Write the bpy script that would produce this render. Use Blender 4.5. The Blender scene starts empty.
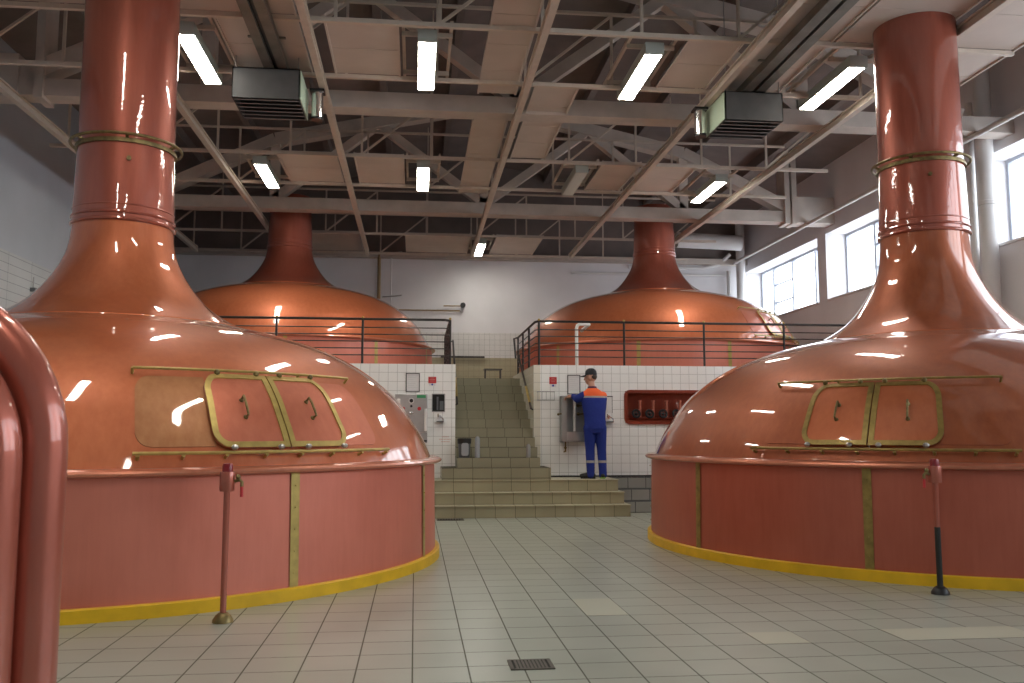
import bpy, bmesh, math, random
from mathutils import Vector, Matrix
random.seed(7)
PI = math.pi
C = bpy.context.scene.collection
rad = math.radians

# ------------------------------------------------------------------ materials
def newmat(name):
    m = bpy.data.materials.new(name); m.use_nodes = True
    nt = m.node_tree
    return m, nt, nt.nodes['Principled BSDF']

def plain(name, col, rough=0.5, metal=0.0, coat=0.0, coat_rough=0.08, noise=0.0, nscale=6.0, bump=0.0, bscale=30.0):
    m, nt, p = newmat(name)
    p.inputs['Base Color'].default_value = (*col, 1)
    p.inputs['Roughness'].default_value = rough
    p.inputs['Metallic'].default_value = metal
    p.inputs['Coat Weight'].default_value = coat
    p.inputs['Coat Roughness'].default_value = coat_rough
    if noise > 0:
        tc = nt.nodes.new('ShaderNodeTexCoord')
        n = nt.nodes.new('ShaderNodeTexNoise'); n.inputs['Scale'].default_value = nscale; n.inputs['Detail'].default_value = 6
        r = nt.nodes.new('ShaderNodeMapRange'); r.inputs[1].default_value = .3; r.inputs[2].default_value = .7
        r.inputs[3].default_value = 1 - noise; r.inputs[4].default_value = 1 + noise
        mx = nt.nodes.new('ShaderNodeMix'); mx.data_type = 'RGBA'; mx.blend_type = 'MULTIPLY'
        mx.inputs[0].default_value = 1; mx.inputs[6].default_value = (*col, 1)
        nt.links.new(tc.outputs['Object'], n.inputs['Vector'])
        nt.links.new(n.outputs['Fac'], r.inputs[0]); nt.links.new(r.outputs[0], mx.inputs[7])
        nt.links.new(mx.outputs[2], p.inputs['Base Color'])
    if bump > 0:
        tc = nt.nodes.new('ShaderNodeTexCoord')
        n = nt.nodes.new('ShaderNodeTexNoise'); n.inputs['Scale'].default_value = bscale; n.inputs['Detail'].default_value = 3
        b = nt.nodes.new('ShaderNodeBump'); b.inputs['Strength'].default_value = bump; b.inputs['Distance'].default_value = .01
        nt.links.new(tc.outputs['Object'], n.inputs['Vector'])
        nt.links.new(n.outputs['Fac'], b.inputs['Height']); nt.links.new(b.outputs[0], p.inputs['Normal'])
    return m

def emit(name, col, s):
    m, nt, p = newmat(name)
    p.inputs['Base Color'].default_value = (*col, 1)
    p.inputs['Emission Color'].default_value = (*col, 1)
    p.inputs['Emission Strength'].default_value = s
    return m

def copper(name, c1, c2, rough, metal, coat, streak=0.5, bump=0.0, sc=(5, 5, .6)):
    """brushed, lacquered copper: colour drifts in vertical streaks and broad tarnish patches"""
    m, nt, p = newmat(name)
    tc = nt.nodes.new('ShaderNodeTexCoord')
    mp = nt.nodes.new('ShaderNodeMapping'); mp.inputs['Scale'].default_value = sc
    n1 = nt.nodes.new('ShaderNodeTexNoise'); n1.inputs['Scale'].default_value = 3.0; n1.inputs['Detail'].default_value = 8
    n1.inputs['Roughness'].default_value = .65
    n2 = nt.nodes.new('ShaderNodeTexNoise'); n2.inputs['Scale'].default_value = .9; n2.inputs['Detail'].default_value = 4
    mm = nt.nodes.new('ShaderNodeMath'); mm.operation = 'MULTIPLY_ADD'; mm.inputs[1].default_value = streak
    md = nt.nodes.new('ShaderNodeMath'); md.operation = 'MULTIPLY'; md.inputs[1].default_value = 1 - streak
    rg = nt.nodes.new('ShaderNodeMapRange'); rg.inputs[1].default_value = .35; rg.inputs[2].default_value = .65
    mx = nt.nodes.new('ShaderNodeMix'); mx.data_type = 'RGBA'
    mx.inputs[6].default_value = (*c1, 1); mx.inputs[7].default_value = (*c2, 1)
    L = nt.links.new
    L(tc.outputs['Object'], mp.inputs['Vector']); L(mp.outputs[0], n1.inputs['Vector']); L(tc.outputs['Object'], n2.inputs['Vector'])
    L(n2.outputs['Fac'], md.inputs[0]); L(n1.outputs['Fac'], mm.inputs[0]); L(md.outputs[0], mm.inputs[2])
    L(mm.outputs[0], rg.inputs[0]); L(rg.outputs[0], mx.inputs[0]); L(mx.outputs[2], p.inputs['Base Color'])
    rr = nt.nodes.new('ShaderNodeMapRange'); rr.inputs[3].default_value = rough - .06; rr.inputs[4].default_value = rough + .08
    L(n1.outputs['Fac'], rr.inputs[0]); L(rr.outputs[0], p.inputs['Roughness'])
    p.inputs['Metallic'].default_value = metal
    p.inputs['Coat Weight'].default_value = coat
    p.inputs['Coat Roughness'].default_value = .04; p.inputs['Coat IOR'].default_value = 1.7
    if bump > 0:
        n3 = nt.nodes.new('ShaderNodeTexNoise'); n3.inputs['Scale'].default_value = 9; n3.inputs['Detail'].default_value = 2
        b = nt.nodes.new('ShaderNodeBump'); b.inputs['Strength'].default_value = bump; b.inputs['Distance'].default_value = .02
        L(tc.outputs['Object'], n3.inputs['Vector']); L(n3.outputs['Fac'], b.inputs['Height'])
        L(b.outputs[0], p.inputs['Normal']); L(b.outputs[0], p.inputs['Coat Normal'])
    return m

def tiles(name, axis, c1, c2, grout, w, hgt, mortar, rough, ox=0.0, oz=0.0, coat=0.0, stagger=0.0, dirt=.12):
    """square glazed tiles laid in world units; axis 'xy','xz','yz'"""
    m, nt, p = newmat(name); L = nt.links.new
    g = nt.nodes.new('ShaderNodeNewGeometry'); s = nt.nodes.new('ShaderNodeSeparateXYZ'); cb = nt.nodes.new('ShaderNodeCombineXYZ')
    L(g.outputs['Position'], s.inputs[0])
    a, b = {'xy': (0, 1), 'xz': (0, 2), 'yz': (1, 2)}[axis]
    for k, (src, off) in enumerate(((a, ox), (b, oz))):
        ad = nt.nodes.new('ShaderNodeMath'); ad.inputs[1].default_value = off
        L(s.outputs[src], ad.inputs[0]); L(ad.outputs[0], cb.inputs[k])
    bt = nt.nodes.new('ShaderNodeTexBrick'); bt.offset = stagger; bt.squash = 1
    bt.inputs['Scale'].default_value = 1; bt.inputs['Brick Width'].default_value = w; bt.inputs['Row Height'].default_value = hgt
    bt.inputs['Mortar Size'].default_value = mortar; bt.inputs['Mortar Smooth'].default_value = .2; bt.inputs['Bias'].default_value = 0
    bt.inputs['Color1'].default_value = (*c1, 1); bt.inputs['Color2'].default_value = (*c2, 1); bt.inputs['Mortar'].default_value = (*grout, 1)
    L(cb.outputs[0], bt.inputs['Vector'])
    n = nt.nodes.new('ShaderNodeTexNoise'); n.inputs['Scale'].default_value = 1.3; n.inputs['Detail'].default_value = 8
    r = nt.nodes.new('ShaderNodeMapRange'); r.inputs[1].default_value = .3; r.inputs[2].default_value = .7
    r.inputs[3].default_value = 1 - dirt; r.inputs[4].default_value = 1 + dirt
    mx = nt.nodes.new('ShaderNodeMix'); mx.data_type = 'RGBA'; mx.blend_type = 'MULTIPLY'; mx.inputs[0].default_value = 1
    L(g.outputs['Position'], n.inputs['Vector']); L(n.outputs['Fac'], r.inputs[0])
    L(bt.outputs['Color'], mx.inputs[6]); L(r.outputs[0], mx.inputs[7]); L(mx.outputs[2], p.inputs['Base Color'])
    rr = nt.nodes.new('ShaderNodeMapRange'); rr.inputs[3].default_value = rough; rr.inputs[4].default_value = min(1, rough + .5)
    L(bt.outputs['Fac'], rr.inputs[0]); L(rr.outputs[0], p.inputs['Roughness'])
    bp = nt.nodes.new('ShaderNodeBump'); bp.invert = True; bp.inputs['Strength'].default_value = .25; bp.inputs['Distance'].default_value = .003
    L(bt.outputs['Fac'], bp.inputs['Height']); L(bp.outputs[0], p.inputs['Normal'])
    p.inputs['Coat Weight'].default_value = coat
    return m

M = {}
M['dome'] = copper('lacquered_copper', (.44, .11, .038), (.54, .155, .06), .48, .45, 1.0, .6)
M['drum'] = copper('brushed_copper', (.54, .15, .095), (.68, .22, .15), .48, .38, .12, .25, sc=(7, 7, .8))
M['dome_dark'] = copper('shaded_copper', (.31, .075, .026), (.42, .115, .042), .46, .5, 1.0, .6)  # dome copper for the right kettle, its shade and some patina in the colour
M['drum_dark'] = copper('shaded_brushed_copper', (.40, .095, .055), (.52, .145, .09), .48, .38, .12, .3, sc=(7, 7, .8))  # drum copper for the right kettle, its shade put into the colour
M['neck'] = copper('hammered_copper', (.29, .065, .036), (.37, .09, .053), .42, .5, 1.0, .6, bump=.10)
M['rim'] = copper('rim_copper', (.60, .20, .12), (.70, .26, .16), .3, .65, .8, .5)
M['door'] = copper('door_copper', (.46, .125, .068), (.56, .17, .095), .43, .5, .6, .6)
M['patch'] = copper('bronze_patch', (.34, .13, .045), (.46, .20, .08), .46, .4, 1.0, .6)
M['pipe'] = copper('pipe_copper', (.37, .09, .055), (.47, .135, .09), .36, .5, .5, .4)
M['niche'] = copper('niche_copper', (.22, .04, .02), (.30, .06, .03), .35, .5, .3, .5)
M['brass'] = plain('brass', (.45, .33, .10), .38, .5, noise=.15, nscale=14)
M['brass_shaded'] = plain('brass_shaded', (.30, .21, .06), .4, .5, noise=.25, nscale=14)  # same brass on the right kettle, darkened in colour for its shaded side
M['brass_dark'] = plain('brass_tarnished', (.20, .15, .06), .4, .7, noise=.35, nscale=20)
M['yellow'] = plain('yellow_paint', (.74, .45, .01), .45, noise=.12, nscale=5)
M['steel'] = plain('stainless', (.50, .50, .49), .32, .85, noise=.08)
M['steel_dull'] = plain('dull_steel', (.36, .36, .35), .42, .6, noise=.08)
M['chrome'] = plain('chrome', (.8, .8, .8), .15, 1.0)
M['black'] = plain('black', (.012, .012, .013), .4)
M['rail'] = plain('dark_rail_paint', (.022, .017, .016), .35)
M['white'] = plain('white_enamel', (.78, .78, .76), .3)
M['paint'] = plain('wall_paint', (.70, .685, .70), .7, noise=.04, nscale=1.5)
M['paint_left'] = plain('wall_paint_blue_grey', (.42, .45, .49), .6, noise=.04, nscale=1.5)
M['concrete'] = plain('whitewashed_concrete', (.54, .48, .43), .8, noise=.10, nscale=3)
M['roof'] = plain('roof_slab', (.20, .165, .15), .9, noise=.12, nscale=2)
M['ivory'] = plain('ivory_steel', (.58, .50, .42), .5, noise=.06)
M['panel'] = plain('ceiling_board', (.56, .49, .435), .7, noise=.05, nscale=2)
M['duct'] = plain('galvanised_duct', (.20, .19, .165), .38, .6, noise=.2, nscale=4)
M['heater'] = plain('heater_casing', (.075, .075, .075), .6, .0, noise=.15, nscale=5)
M['heater_green'] = plain('heater_side_paint', (.36, .44, .33), .5)
M['heater_in'] = plain('heater_louvre', (.26, .23, .21), .45, .3)
M['lamp'] = emit('lamp_diffuser', (1.0, .95, .85), 38)
M['lamp_off'] = plain('lamp_diffuser_off', (.55, .60, .55), .35)
M['lamp_body'] = plain('lamp_housing', (.42, .45, .41), .45)
M['floor'] = tiles('floor_tile', 'xy', (.315, .335, .28), (.345, .365, .31), (.085, .08, .055), .30, .31, .0045, .28, ox=30.0, oz=30.0 - 4.97 + .31 * 17 - 30 + 31, dirt=.10)
M['tile_light'] = plain('replacement_tile', (.45, .455, .36), .3)
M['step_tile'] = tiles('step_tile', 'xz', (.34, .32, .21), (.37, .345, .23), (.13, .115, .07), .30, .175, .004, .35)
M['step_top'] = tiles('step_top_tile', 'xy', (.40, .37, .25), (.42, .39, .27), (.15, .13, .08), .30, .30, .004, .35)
M['step_grey'] = tiles('grey_step_tile', 'xz', (.29, .29, .27), (.31, .31, .29), (.06, .06, .06), .30, .175, .006, .35, ox=.12)
M['stair_tile'] = tiles('stair_tile', 'xz', (.26, .24, .16), (.29, .27, .18), (.09, .08, .05), .30, .157, .004, .35, oz=-.71)
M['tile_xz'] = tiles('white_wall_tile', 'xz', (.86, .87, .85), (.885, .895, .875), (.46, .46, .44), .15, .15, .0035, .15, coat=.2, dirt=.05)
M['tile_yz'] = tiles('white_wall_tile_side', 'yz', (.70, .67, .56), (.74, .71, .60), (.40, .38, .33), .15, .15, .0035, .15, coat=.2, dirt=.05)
M['tile_far'] = tiles('far_wall_tile', 'xz', (.66, .645, .63), (.69, .67, .655), (.36, .35, .34), .15, .15, .004, .15, coat=.2, dirt=.05)
M['tile_beige'] = tiles('far_wall_beige_tile', 'xz', (.40, .36, .24), (.43, .385, .26), (.24, .21, .14), .15, .15, .004, .25, dirt=.06)
M['tile_left'] = tiles('left_wall_tile', 'yz', (.58, .60, .60), (.61, .63, .63), (.26, .28, .29), .9, .15, .006, .2, dirt=.05)
M['plat'] = tiles('platform_tile', 'xy', (.34, .32, .24), (.37, .35, .27), (.09, .08, .05), .30, .30, .005, .3)
M['win_frame'] = plain('window_frame_grey', (.42, .45, .52), .4)
M['red'] = plain('red_paint', (.52, .03, .035), .4)
M['dark_red'] = plain('dark_red_plastic', (.22, .008, .014), .3)
M['blue_dot'] = plain('blue_sign', (.03, .06, .35), .4)
M['paper'] = plain('paper', (.70, .70, .70), .5)
M['print'] = plain('grey_print', (.58, .58, .59), .6)
M['pale_red'] = plain('faded_red_print', (.62, .34, .29), .6)
M['green_lbl'] = plain('green_label', (.05, .30, .12), .4)
M['bin'] = plain('grey_bin', (.10, .11, .12), .4)
M['bag'] = plain('bin_bag', (.30, .32, .34), .45)
M['pipe_white'] = plain('white_pipe_paint', (.66, .65, .64), .45)
M['pole_tan'] = plain('tan_pole', (.28, .19, .09), .5)
M['grate'] = plain('cast_iron', (.10, .09, .075), .5, .5)
M['pit'] = plain('drain_pit', (.008, .008, .007), .8)
M['skin'] = plain('skin', (.55, .30, .21), .5)
M['hair'] = plain('hair', (.05, .035, .027), .6)
M['cap'] = plain('cap_cloth', (.012, .013, .018), .7)
M['shoe'] = plain('shoe_black', (.014, .015, .013), .5)
M['shoe_green'] = plain('shoe_green_sole', (.20, .36, .06), .5)
M['collar'] = plain('collar_maroon', (.10, .02, .06), .7)

# glass
m, nt, p = newmat('window_glass')
tr = nt.nodes.new('ShaderNodeBsdfTransparent'); gl = nt.nodes.new('ShaderNodeBsdfGlossy'); gl.inputs['Roughness'].default_value = .02
ms = nt.nodes.new('ShaderNodeMixShader'); ms.inputs[0].default_value = .06
nt.links.new(tr.outputs[0], ms.inputs[1]); nt.links.new(gl.outputs[0], ms.inputs[2])
nt.links.new(ms.outputs[0], nt.nodes['Material Output'].inputs[0]); M['glass'] = m

def banded(name, base, bands, rough=.75):
    """cloth whose colour changes at sewn seams: bands = [(z0, z1, colour)] in the mesh's own coordinates"""
    m, nt, p = newmat(name); L = nt.links.new
    tc = nt.nodes.new('ShaderNodeTexCoord'); s = nt.nodes.new('ShaderNodeSeparateXYZ'); L(tc.outputs['Object'], s.inputs[0])
    prev = None
    for (z0, z1, col) in bands:
        a = nt.nodes.new('ShaderNodeMath'); a.operation = 'GREATER_THAN'; a.inputs[1].default_value = z0; L(s.outputs[2], a.inputs[0])
        b = nt.nodes.new('ShaderNodeMath'); b.operation = 'LESS_THAN'; b.inputs[1].default_value = z1; L(s.outputs[2], b.inputs[0])
        c = nt.nodes.new('ShaderNodeMath'); c.operation = 'MULTIPLY'; L(a.outputs[0], c.inputs[0]); L(b.outputs[0], c.inputs[1])
        mx = nt.nodes.new('ShaderNodeMix'); mx.data_type = 'RGBA'; L(c.outputs[0], mx.inputs[0]); mx.inputs[7].default_value = (*col, 1)
        if prev is None: mx.inputs[6].default_value = (*base, 1)
        else: L(prev.outputs[2], mx.inputs[6])
        prev = mx
    L(prev.outputs[2], p.inputs['Base Color']); p.inputs['Roughness'].default_value = rough
    n = nt.nodes.new('ShaderNodeTexNoise'); n.inputs['Scale'].default_value = 11; n.inputs['Detail'].default_value = 3
    bp = nt.nodes.new('ShaderNodeBump'); bp.inputs['Strength'].default_value = .5; bp.inputs['Distance'].default_value = .02
    L(tc.outputs['Object'], n.inputs['Vector']); L(n.outputs['Fac'], bp.inputs['Height']); L(bp.outputs[0], p.inputs['Normal'])
    return m

# ------------------------------------------------------------------ mesh helper
class MB:
    def __init__(s): s.v = []; s.f = []; s.mi = []; s.cur = 0
    def add(s, vs, fs):
        o = len(s.v); s.v += [tuple(v) for v in vs]
        for f in fs: s.f.append(tuple(i + o for i in f)); s.mi.append(s.cur)
        return s
    def mat(s, i): s.cur = i; return s
    def box(s, x0, x1, y0, y1, z0, z1):
        v = [(x, y, z) for z in (z0, z1) for y in (y0, y1) for x in (x0, x1)]
        return s.add(v, [(0, 2, 3, 1), (4, 5, 7, 6), (0, 1, 5, 4), (2, 6, 7, 3), (0, 4, 6, 2), (1, 3, 7, 5)])
    def bar(s, a, b, w, h, up=(0, 0, 1)):
        a = Vector(a); b = Vector(b); d = (b - a).normalized(); u = Vector(up)
        if abs(d.dot(u)) > .98: u = Vector((0, 1, 0))
        x = d.cross(u).normalized(); y = x.cross(d).normalized()
        v = [e + x * (i * w / 2) + y * (j * h / 2) for e in (a, b) for i, j in ((-1, -1), (1, -1), (1, 1), (-1, 1))]
        return s.add(v, [(3, 2, 1, 0), (4, 5, 6, 7), (0, 1, 5, 4), (1, 2, 6, 5), (2, 3, 7, 6), (3, 0, 4, 7)])
    def tube(s, pts, r, n=12, closed=False, caps=True):
        pts = [Vector(p) for p in pts]; N = len(pts)
        rs = r if isinstance(r, (list, tuple)) else [r] * N
        vs = []; ref = None
        for i, p in enumerate(pts):
            if closed: d = pts[(i + 1) % N] - pts[i - 1]
            else: d = pts[min(i + 1, N - 1)] - pts[max(i - 1, 0)]
            d.normalize()
            if ref is None:
                ref = Vector((0, 0, 1)) if abs(d.z) < .9 else Vector((1, 0, 0))
            x = ref - d * ref.dot(d)
            if x.length < 1e-6: x = Vector((1, 0, 0)) - d * d.x
            x.normalize(); ref = x; y = d.cross(x)
            for k in range(n):
                t = 2 * PI * k / n; vs.append(p + (x * math.cos(t) + y * math.sin(t)) * rs[i])
        fs = []
        R = N if closed else N - 1
        for i in range(R):
            j = (i + 1) % N
            for k in range(n):
                l = (k + 1) % n; fs.append((i * n + k, i * n + l, j * n + l, j * n + k))
        if caps and not closed:
            fs.append(tuple(range(n - 1, -1, -1))); fs.append(tuple((N - 1) * n + k for k in range(n)))
        return s.add(vs, fs)
    def cyl(s, a, b, r, n=16, r2=None): return s.tube([a, b], [r, r if r2 is None else r2], n)
    def lathe(s, prof, n=96, c=(0, 0, 0), a0=0, a1=2 * PI):
        full = abs(a1 - a0 - 2 * PI) < 1e-6
        vs = []; cols = n if full else n + 1
        for k in range(cols):
            t = a0 + (a1 - a0) * k / n
            for r, z in prof: vs.append((c[0] + r * math.sin(t), c[1] - r * math.cos(t), c[2] + z))
        m = len(prof); fs = []
        for k in range(n):
            l = (k + 1) % cols
            for i in range(m - 1): fs.append((k * m + i, l * m + i, l * m + i + 1, k * m + i + 1))
        return s.add(vs, fs)
    def torus(s, R, z, r, n=96, c=(0, 0), m=10):
        prof = [(R + r * math.cos(2 * PI * k / m), z + r * math.sin(2 * PI * k / m)) for k in range(m + 1)]
        return s.lathe(prof, n, (c[0], c[1], 0))
    def ball(s, c, r, n=12, sc=(1, 1, 1)):
        vs = []; fs = []; m = n // 2 + 1
        for i in range(m + 1):
            a = PI * i / m
            for k in range(n):
                t = 2 * PI * k / n
                vs.append((c[0] + r * sc[0] * math.sin(a) * math.cos(t), c[1] + r * sc[1] * math.sin(a) * math.sin(t), c[2] + r * sc[2] * math.cos(a)))
        for i in range(m):
            for k in range(n):
                l = (k + 1) % n
                fs.append((i * n + k, (i + 1) * n + k, (i + 1) * n + l, i * n + l))
        return s.add(vs, fs)
    def prism(s, poly, d, axis='y'):
        """poly of (u,w) extruded along axis from d[0] to d[1]"""
        def P(u, w, t): return {'y': (u, t, w), 'x': (t, u, w), 'z': (u, w, t)}[axis]
        n = len(poly); vs = [P(u, w, d[0]) for u, w in poly] + [P(u, w, d[1]) for u, w in poly]
        fs = [tuple(range(n)), tuple(range(2 * n - 1, n - 1, -1))] + [(i, n + i, n + (i + 1) % n, (i + 1) % n) for i in range(n)]
        return s.add(vs, fs)
    def build(s, name, mat, parent=None, smooth=False, angle=35, bevel=0, fix=True):
        me = bpy.data.meshes.new(name); me.from_pydata(s.v, [], s.f); me.update()
        mats = mat if isinstance(mat, (list, tuple)) else [mat]
        for k in mats: me.materials.append(k)
        if len(mats) > 1: me.polygons.foreach_set('material_index', s.mi)
        if fix:
            bm = bmesh.new(); bm.from_mesh(me)
            bmesh.ops.remove_doubles(bm, verts=bm.verts, dist=1e-5)
            bmesh.ops.recalc_face_normals(bm, faces=bm.faces)
            bm.to_mesh(me); bm.free()
        if smooth:
            me.polygons.foreach_set('use_smooth', [True] * len(me.polygons)); me.set_sharp_from_angle(angle=rad(angle))
        o = bpy.data.objects.new(name, me); C.objects.link(o)
        if parent: o.parent = parent
        if bevel:
            b = o.modifiers.new('bevel', 'BEVEL'); b.width = bevel; b.segments = 2; b.limit_method = 'ANGLE'
        return o

def tag(o, label, cat, group=None, kind=None):
    o['label'] = label; o['category'] = cat
    if group: o['group'] = group
    if kind: o['kind'] = kind
    return o
def thing(name, label, cat, loc=(0, 0, 0), rotz=0, group=None):
    o = bpy.data.objects.new(name, None); C.objects.link(o); o.location = loc; o.rotation_euler = (0, 0, rotz); o.empty_display_size = .2
    return tag(o, label, cat, group)
def struct(o, label=None):
    o['kind'] = 'structure'
    if label: o['label'] = label
    return o
def copy_tree(o, parent=None):
    c = o.copy(); C.objects.link(c)
    if parent: c.parent = parent
    for ch in [x for x in bpy.data.objects if x.parent == o]: copy_tree(ch, c)
    return c
def rrect(x0, x1, z0, z1, r, n=6):
    out = []
    for cx, cz, a in ((x1 - r, z1 - r, 0), (x0 + r, z1 - r, 90), (x0 + r, z0 + r, 180), (x1 - r, z0 + r, 270)):
        for k in range(n + 1):
            t = rad(a + 90 * k / n); out.append((cx + r * math.cos(t), cz + r * math.sin(t)))
    return out

# ------------------------------------------------------------------ dimensions
XL, XR, XG = -6.75, 9.75, 10.3            # left wall face, right wall face, plane of the window panes
YN, YF = -6.0, 25.2
ZF = 2.05                                 # floor level behind the parapets
ZP = 2.38                                 # platform the rear kettles stand on
WY = 14.71                                # its tiled front
LZ = .525                                 # landing at the head of the entry steps
ZC = 6.16                                 # underside of the concrete chords
XRIDGE = 1.5
def roofz(x): return 9.2 - abs(x - XRIDGE) * .19

# ------------------------------------------------------------------ setting: floor and walls
b = MB(); b.box(XL - .3, XR + .6, YN - .2, YF + .3, -.2, 0); struct(b.build('floor', M['floor']), 'grey beige tiled floor of the brewhouse')
b = MB(); b.box(XL - .3, XL, YN, YF, 4.25, 9.0); struct(b.build('wall_left', M['paint_left']))
b = MB(); b.box(XL - .3, XL + .012, YN, YF, 0, 4.25); struct(b.build('wall_left_tiling', M['tile_left']))
b = MB(); b.box(XL - .3, XR + .6, YF, YF + .3, 4.1, 6.3); struct(b.build('wall_far', M['paint']))
b = MB(); b.box(XL - .3, XR + .6, YF, YF + .3, 6.3, 9.6); struct(b.build('wall_far_gable', M['roof']))
b = MB(); b.box(XL - .3, XR + .6, YF - .012, YF + .3, 3.38, 4.1); struct(b.build('wall_far_tiling', M['tile_far']))
b = MB(); b.box(XL - .3, XR + .6, YF - .012, YF + .3, 0, 3.38); struct(b.build('wall_far_wainscot', M['tile_beige']))
b = MB(); b.box(XL - .3, XR + .6, YN - .3, YN, 0, 9.6); struct(b.build('wall_near', M['paint']))
# ledge along the far wall under the roof
b = MB(); b.box(XL, XR, YF - .22, YF, 6.2, 6.36); struct(b.build('trim_1', M['concrete']))

# right wall with window openings
WINS = [(20.4, 25.2), (14.55, 19.96), (8.7, 14.1), (2.85, 8.25), (-3.0, 2.4)]
WZ0, WZ1 = 4.4, 6.0
LOW = 2.2                                  # sill of the last two unseen windows, lowered to brighten the left kettle
b = MB(); b.box(XR, XR + .6, YN, YF, 0, LOW); b.box(XR, XR + .6, 8.25, YF, LOW, WZ0); b.box(XR, XR + .6, YN, YF, WZ1, 9.0)
b.box(XR, XR + .6, 2.4, 2.85, LOW, WZ0); b.box(XR, XR + .6, YN, -3.0, LOW, WZ0)
prev = YN
for (a, c) in reversed(WINS):
    b.box(XR, XR + .6, prev, min(a, YF), WZ0, WZ1); prev = min(c, YF)
if prev < YF: b.box(XR, XR + .6, prev, YF, WZ0, WZ1)
struct(b.build('wall_right', M['paint']))
for i, (a, c) in enumerate(WINS):
    c = min(c, YF - .02)
    fr = MB(); t = .06; WZ0 = LOW if i > 2 else 4.4
    x0, x1 = XG - .05, XG + .05
    fr.box(x0, x1, a, a + t, WZ0, WZ1); fr.box(x0, x1, c - t, c, WZ0, WZ1)
    fr.box(x0, x1, a + t, c - t, WZ0, WZ0 + t); fr.box(x0, x1, a + t, c - t, WZ1 - t, WZ1)
    w = (c - a)
    ms_ = [21.6, 23.0, 24.3] if i == 0 else [a + w * k / 4 for k in (1, 2, 3)]
    for y in ms_: fr.box(x0, x1, y - .035, y + .035, WZ0 + t, WZ1 - t)
    for z in (WZ0 + .55, WZ0 + 1.07):
        fr.box(x0 + .02, x1 - .02, ms_[1] + .035, ms_[2] - .035, z - .018, z + .018)
    f = struct(fr.build('window_%d' % (i + 1), M['win_frame']), 'wide window in the right wall, grey frame in four lights')
    g = MB(); g.box(XG - .006, XG + .006, a + t, c - t, WZ0 + t, WZ1 - t)
    struct(g.build('pane', M['glass'], f))
    sl = MB(); sl.box(XR - .04, XG - .05, a, c, WZ0 - .03, WZ0 + .012); struct(sl.build('sill', M['paint'], f))

# roof slabs: ribbed, two slopes
b = MB()
for (xa, xb) in ((XL - .3, XRIDGE), (XRIDGE, XR + .6)):
    za, zb = roofz(xa), roofz(xb)
    b.add([(xa, YN - .2, za), (xb, YN - .2, zb), (xb, YF + .3, zb), (xa, YF + .3, za),
           (xa, YN - .2, za + .3), (xb, YN - .2, zb + .3), (xb, YF + .3, zb + .3), (xa, YF + .3, za + .3)],
          [(0, 1, 2, 3), (7, 6, 5, 4), (0, 4, 5, 1), (1, 5, 6, 2), (2, 6, 7, 3), (3, 7, 4, 0)])
struct(b.build('ceiling', M['roof']), 'whitewashed concrete roof slabs above the open ceiling frame')
k = 0
for x in [XL + 1.5 * i for i in range(12)]:
    if XL < x < XR:
        k += 1; z = roofz(x)
        b = MB(); b.box(x - .07, x + .07, YN, YF, z - .22, z + .02); struct(b.build('ceiling_rib_%d' % k, M['roof']))

# concrete trusses
def truss(i, y):
    b = MB(); w = .33
    b.box(XL, XR, y, y + w, ZC, ZC + .26)                            # bottom chord
    top = [(XL + .9, 6.42), (XL + 3.6, 7.75), (XRIDGE, 8.75), (XR - 3.6, 7.75), (XR - .9, 6.42)]
    for (p, q) in zip(top[:-1], top[1:]):
        b.bar((p[0], y + w / 2, p[1]), (q[0], y + w / 2, q[1]), w * .9, .26)
    for x, z in ((XL + 3.6, 7.75), (XRIDGE, 8.75), (XR - 3.6, 7.75)):
        b.bar((x, y + w / 2, ZC + .2), (x, y + w / 2, z), .2, .2, up=(0, 1, 0))
    for x, z in ((-.9, 8.2), (3.9, 8.2)):
        b.bar((XRIDGE, y + w / 2, ZC + .25), (x, y + w / 2, z), .18, .2, up=(0, 1, 0))
        b.bar((XL + 3.6 if x < XRIDGE else XR - 3.6, y + w / 2, ZC + .25), (x, y + w / 2, z), .18, .2, up=(0, 1, 0))
    # end blocks on the wall
    b.box(XL, XL + .95, y - .04, y + w + .04, ZC - .02, ZC + .6)
    if i == 2: b.box(XR - .95, XR, y - .04, y + w + .04, ZC - .02, ZC + .6)
    for x in (XL + 1.25, XR - 1.15, XR - .98)[:3 if i == 2 else 1]:
        b.box(x - .06, x + .06, y - .06, y + w + .06, ZC - .05, roofz(x))
    struct(b.build('ceiling_beam_%d' % i, M['concrete']), 'whitewashed concrete roof truss with flat bottom chord')
for i, y in enumerate((13.15, 19.5)): truss(i + 1, y)

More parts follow.
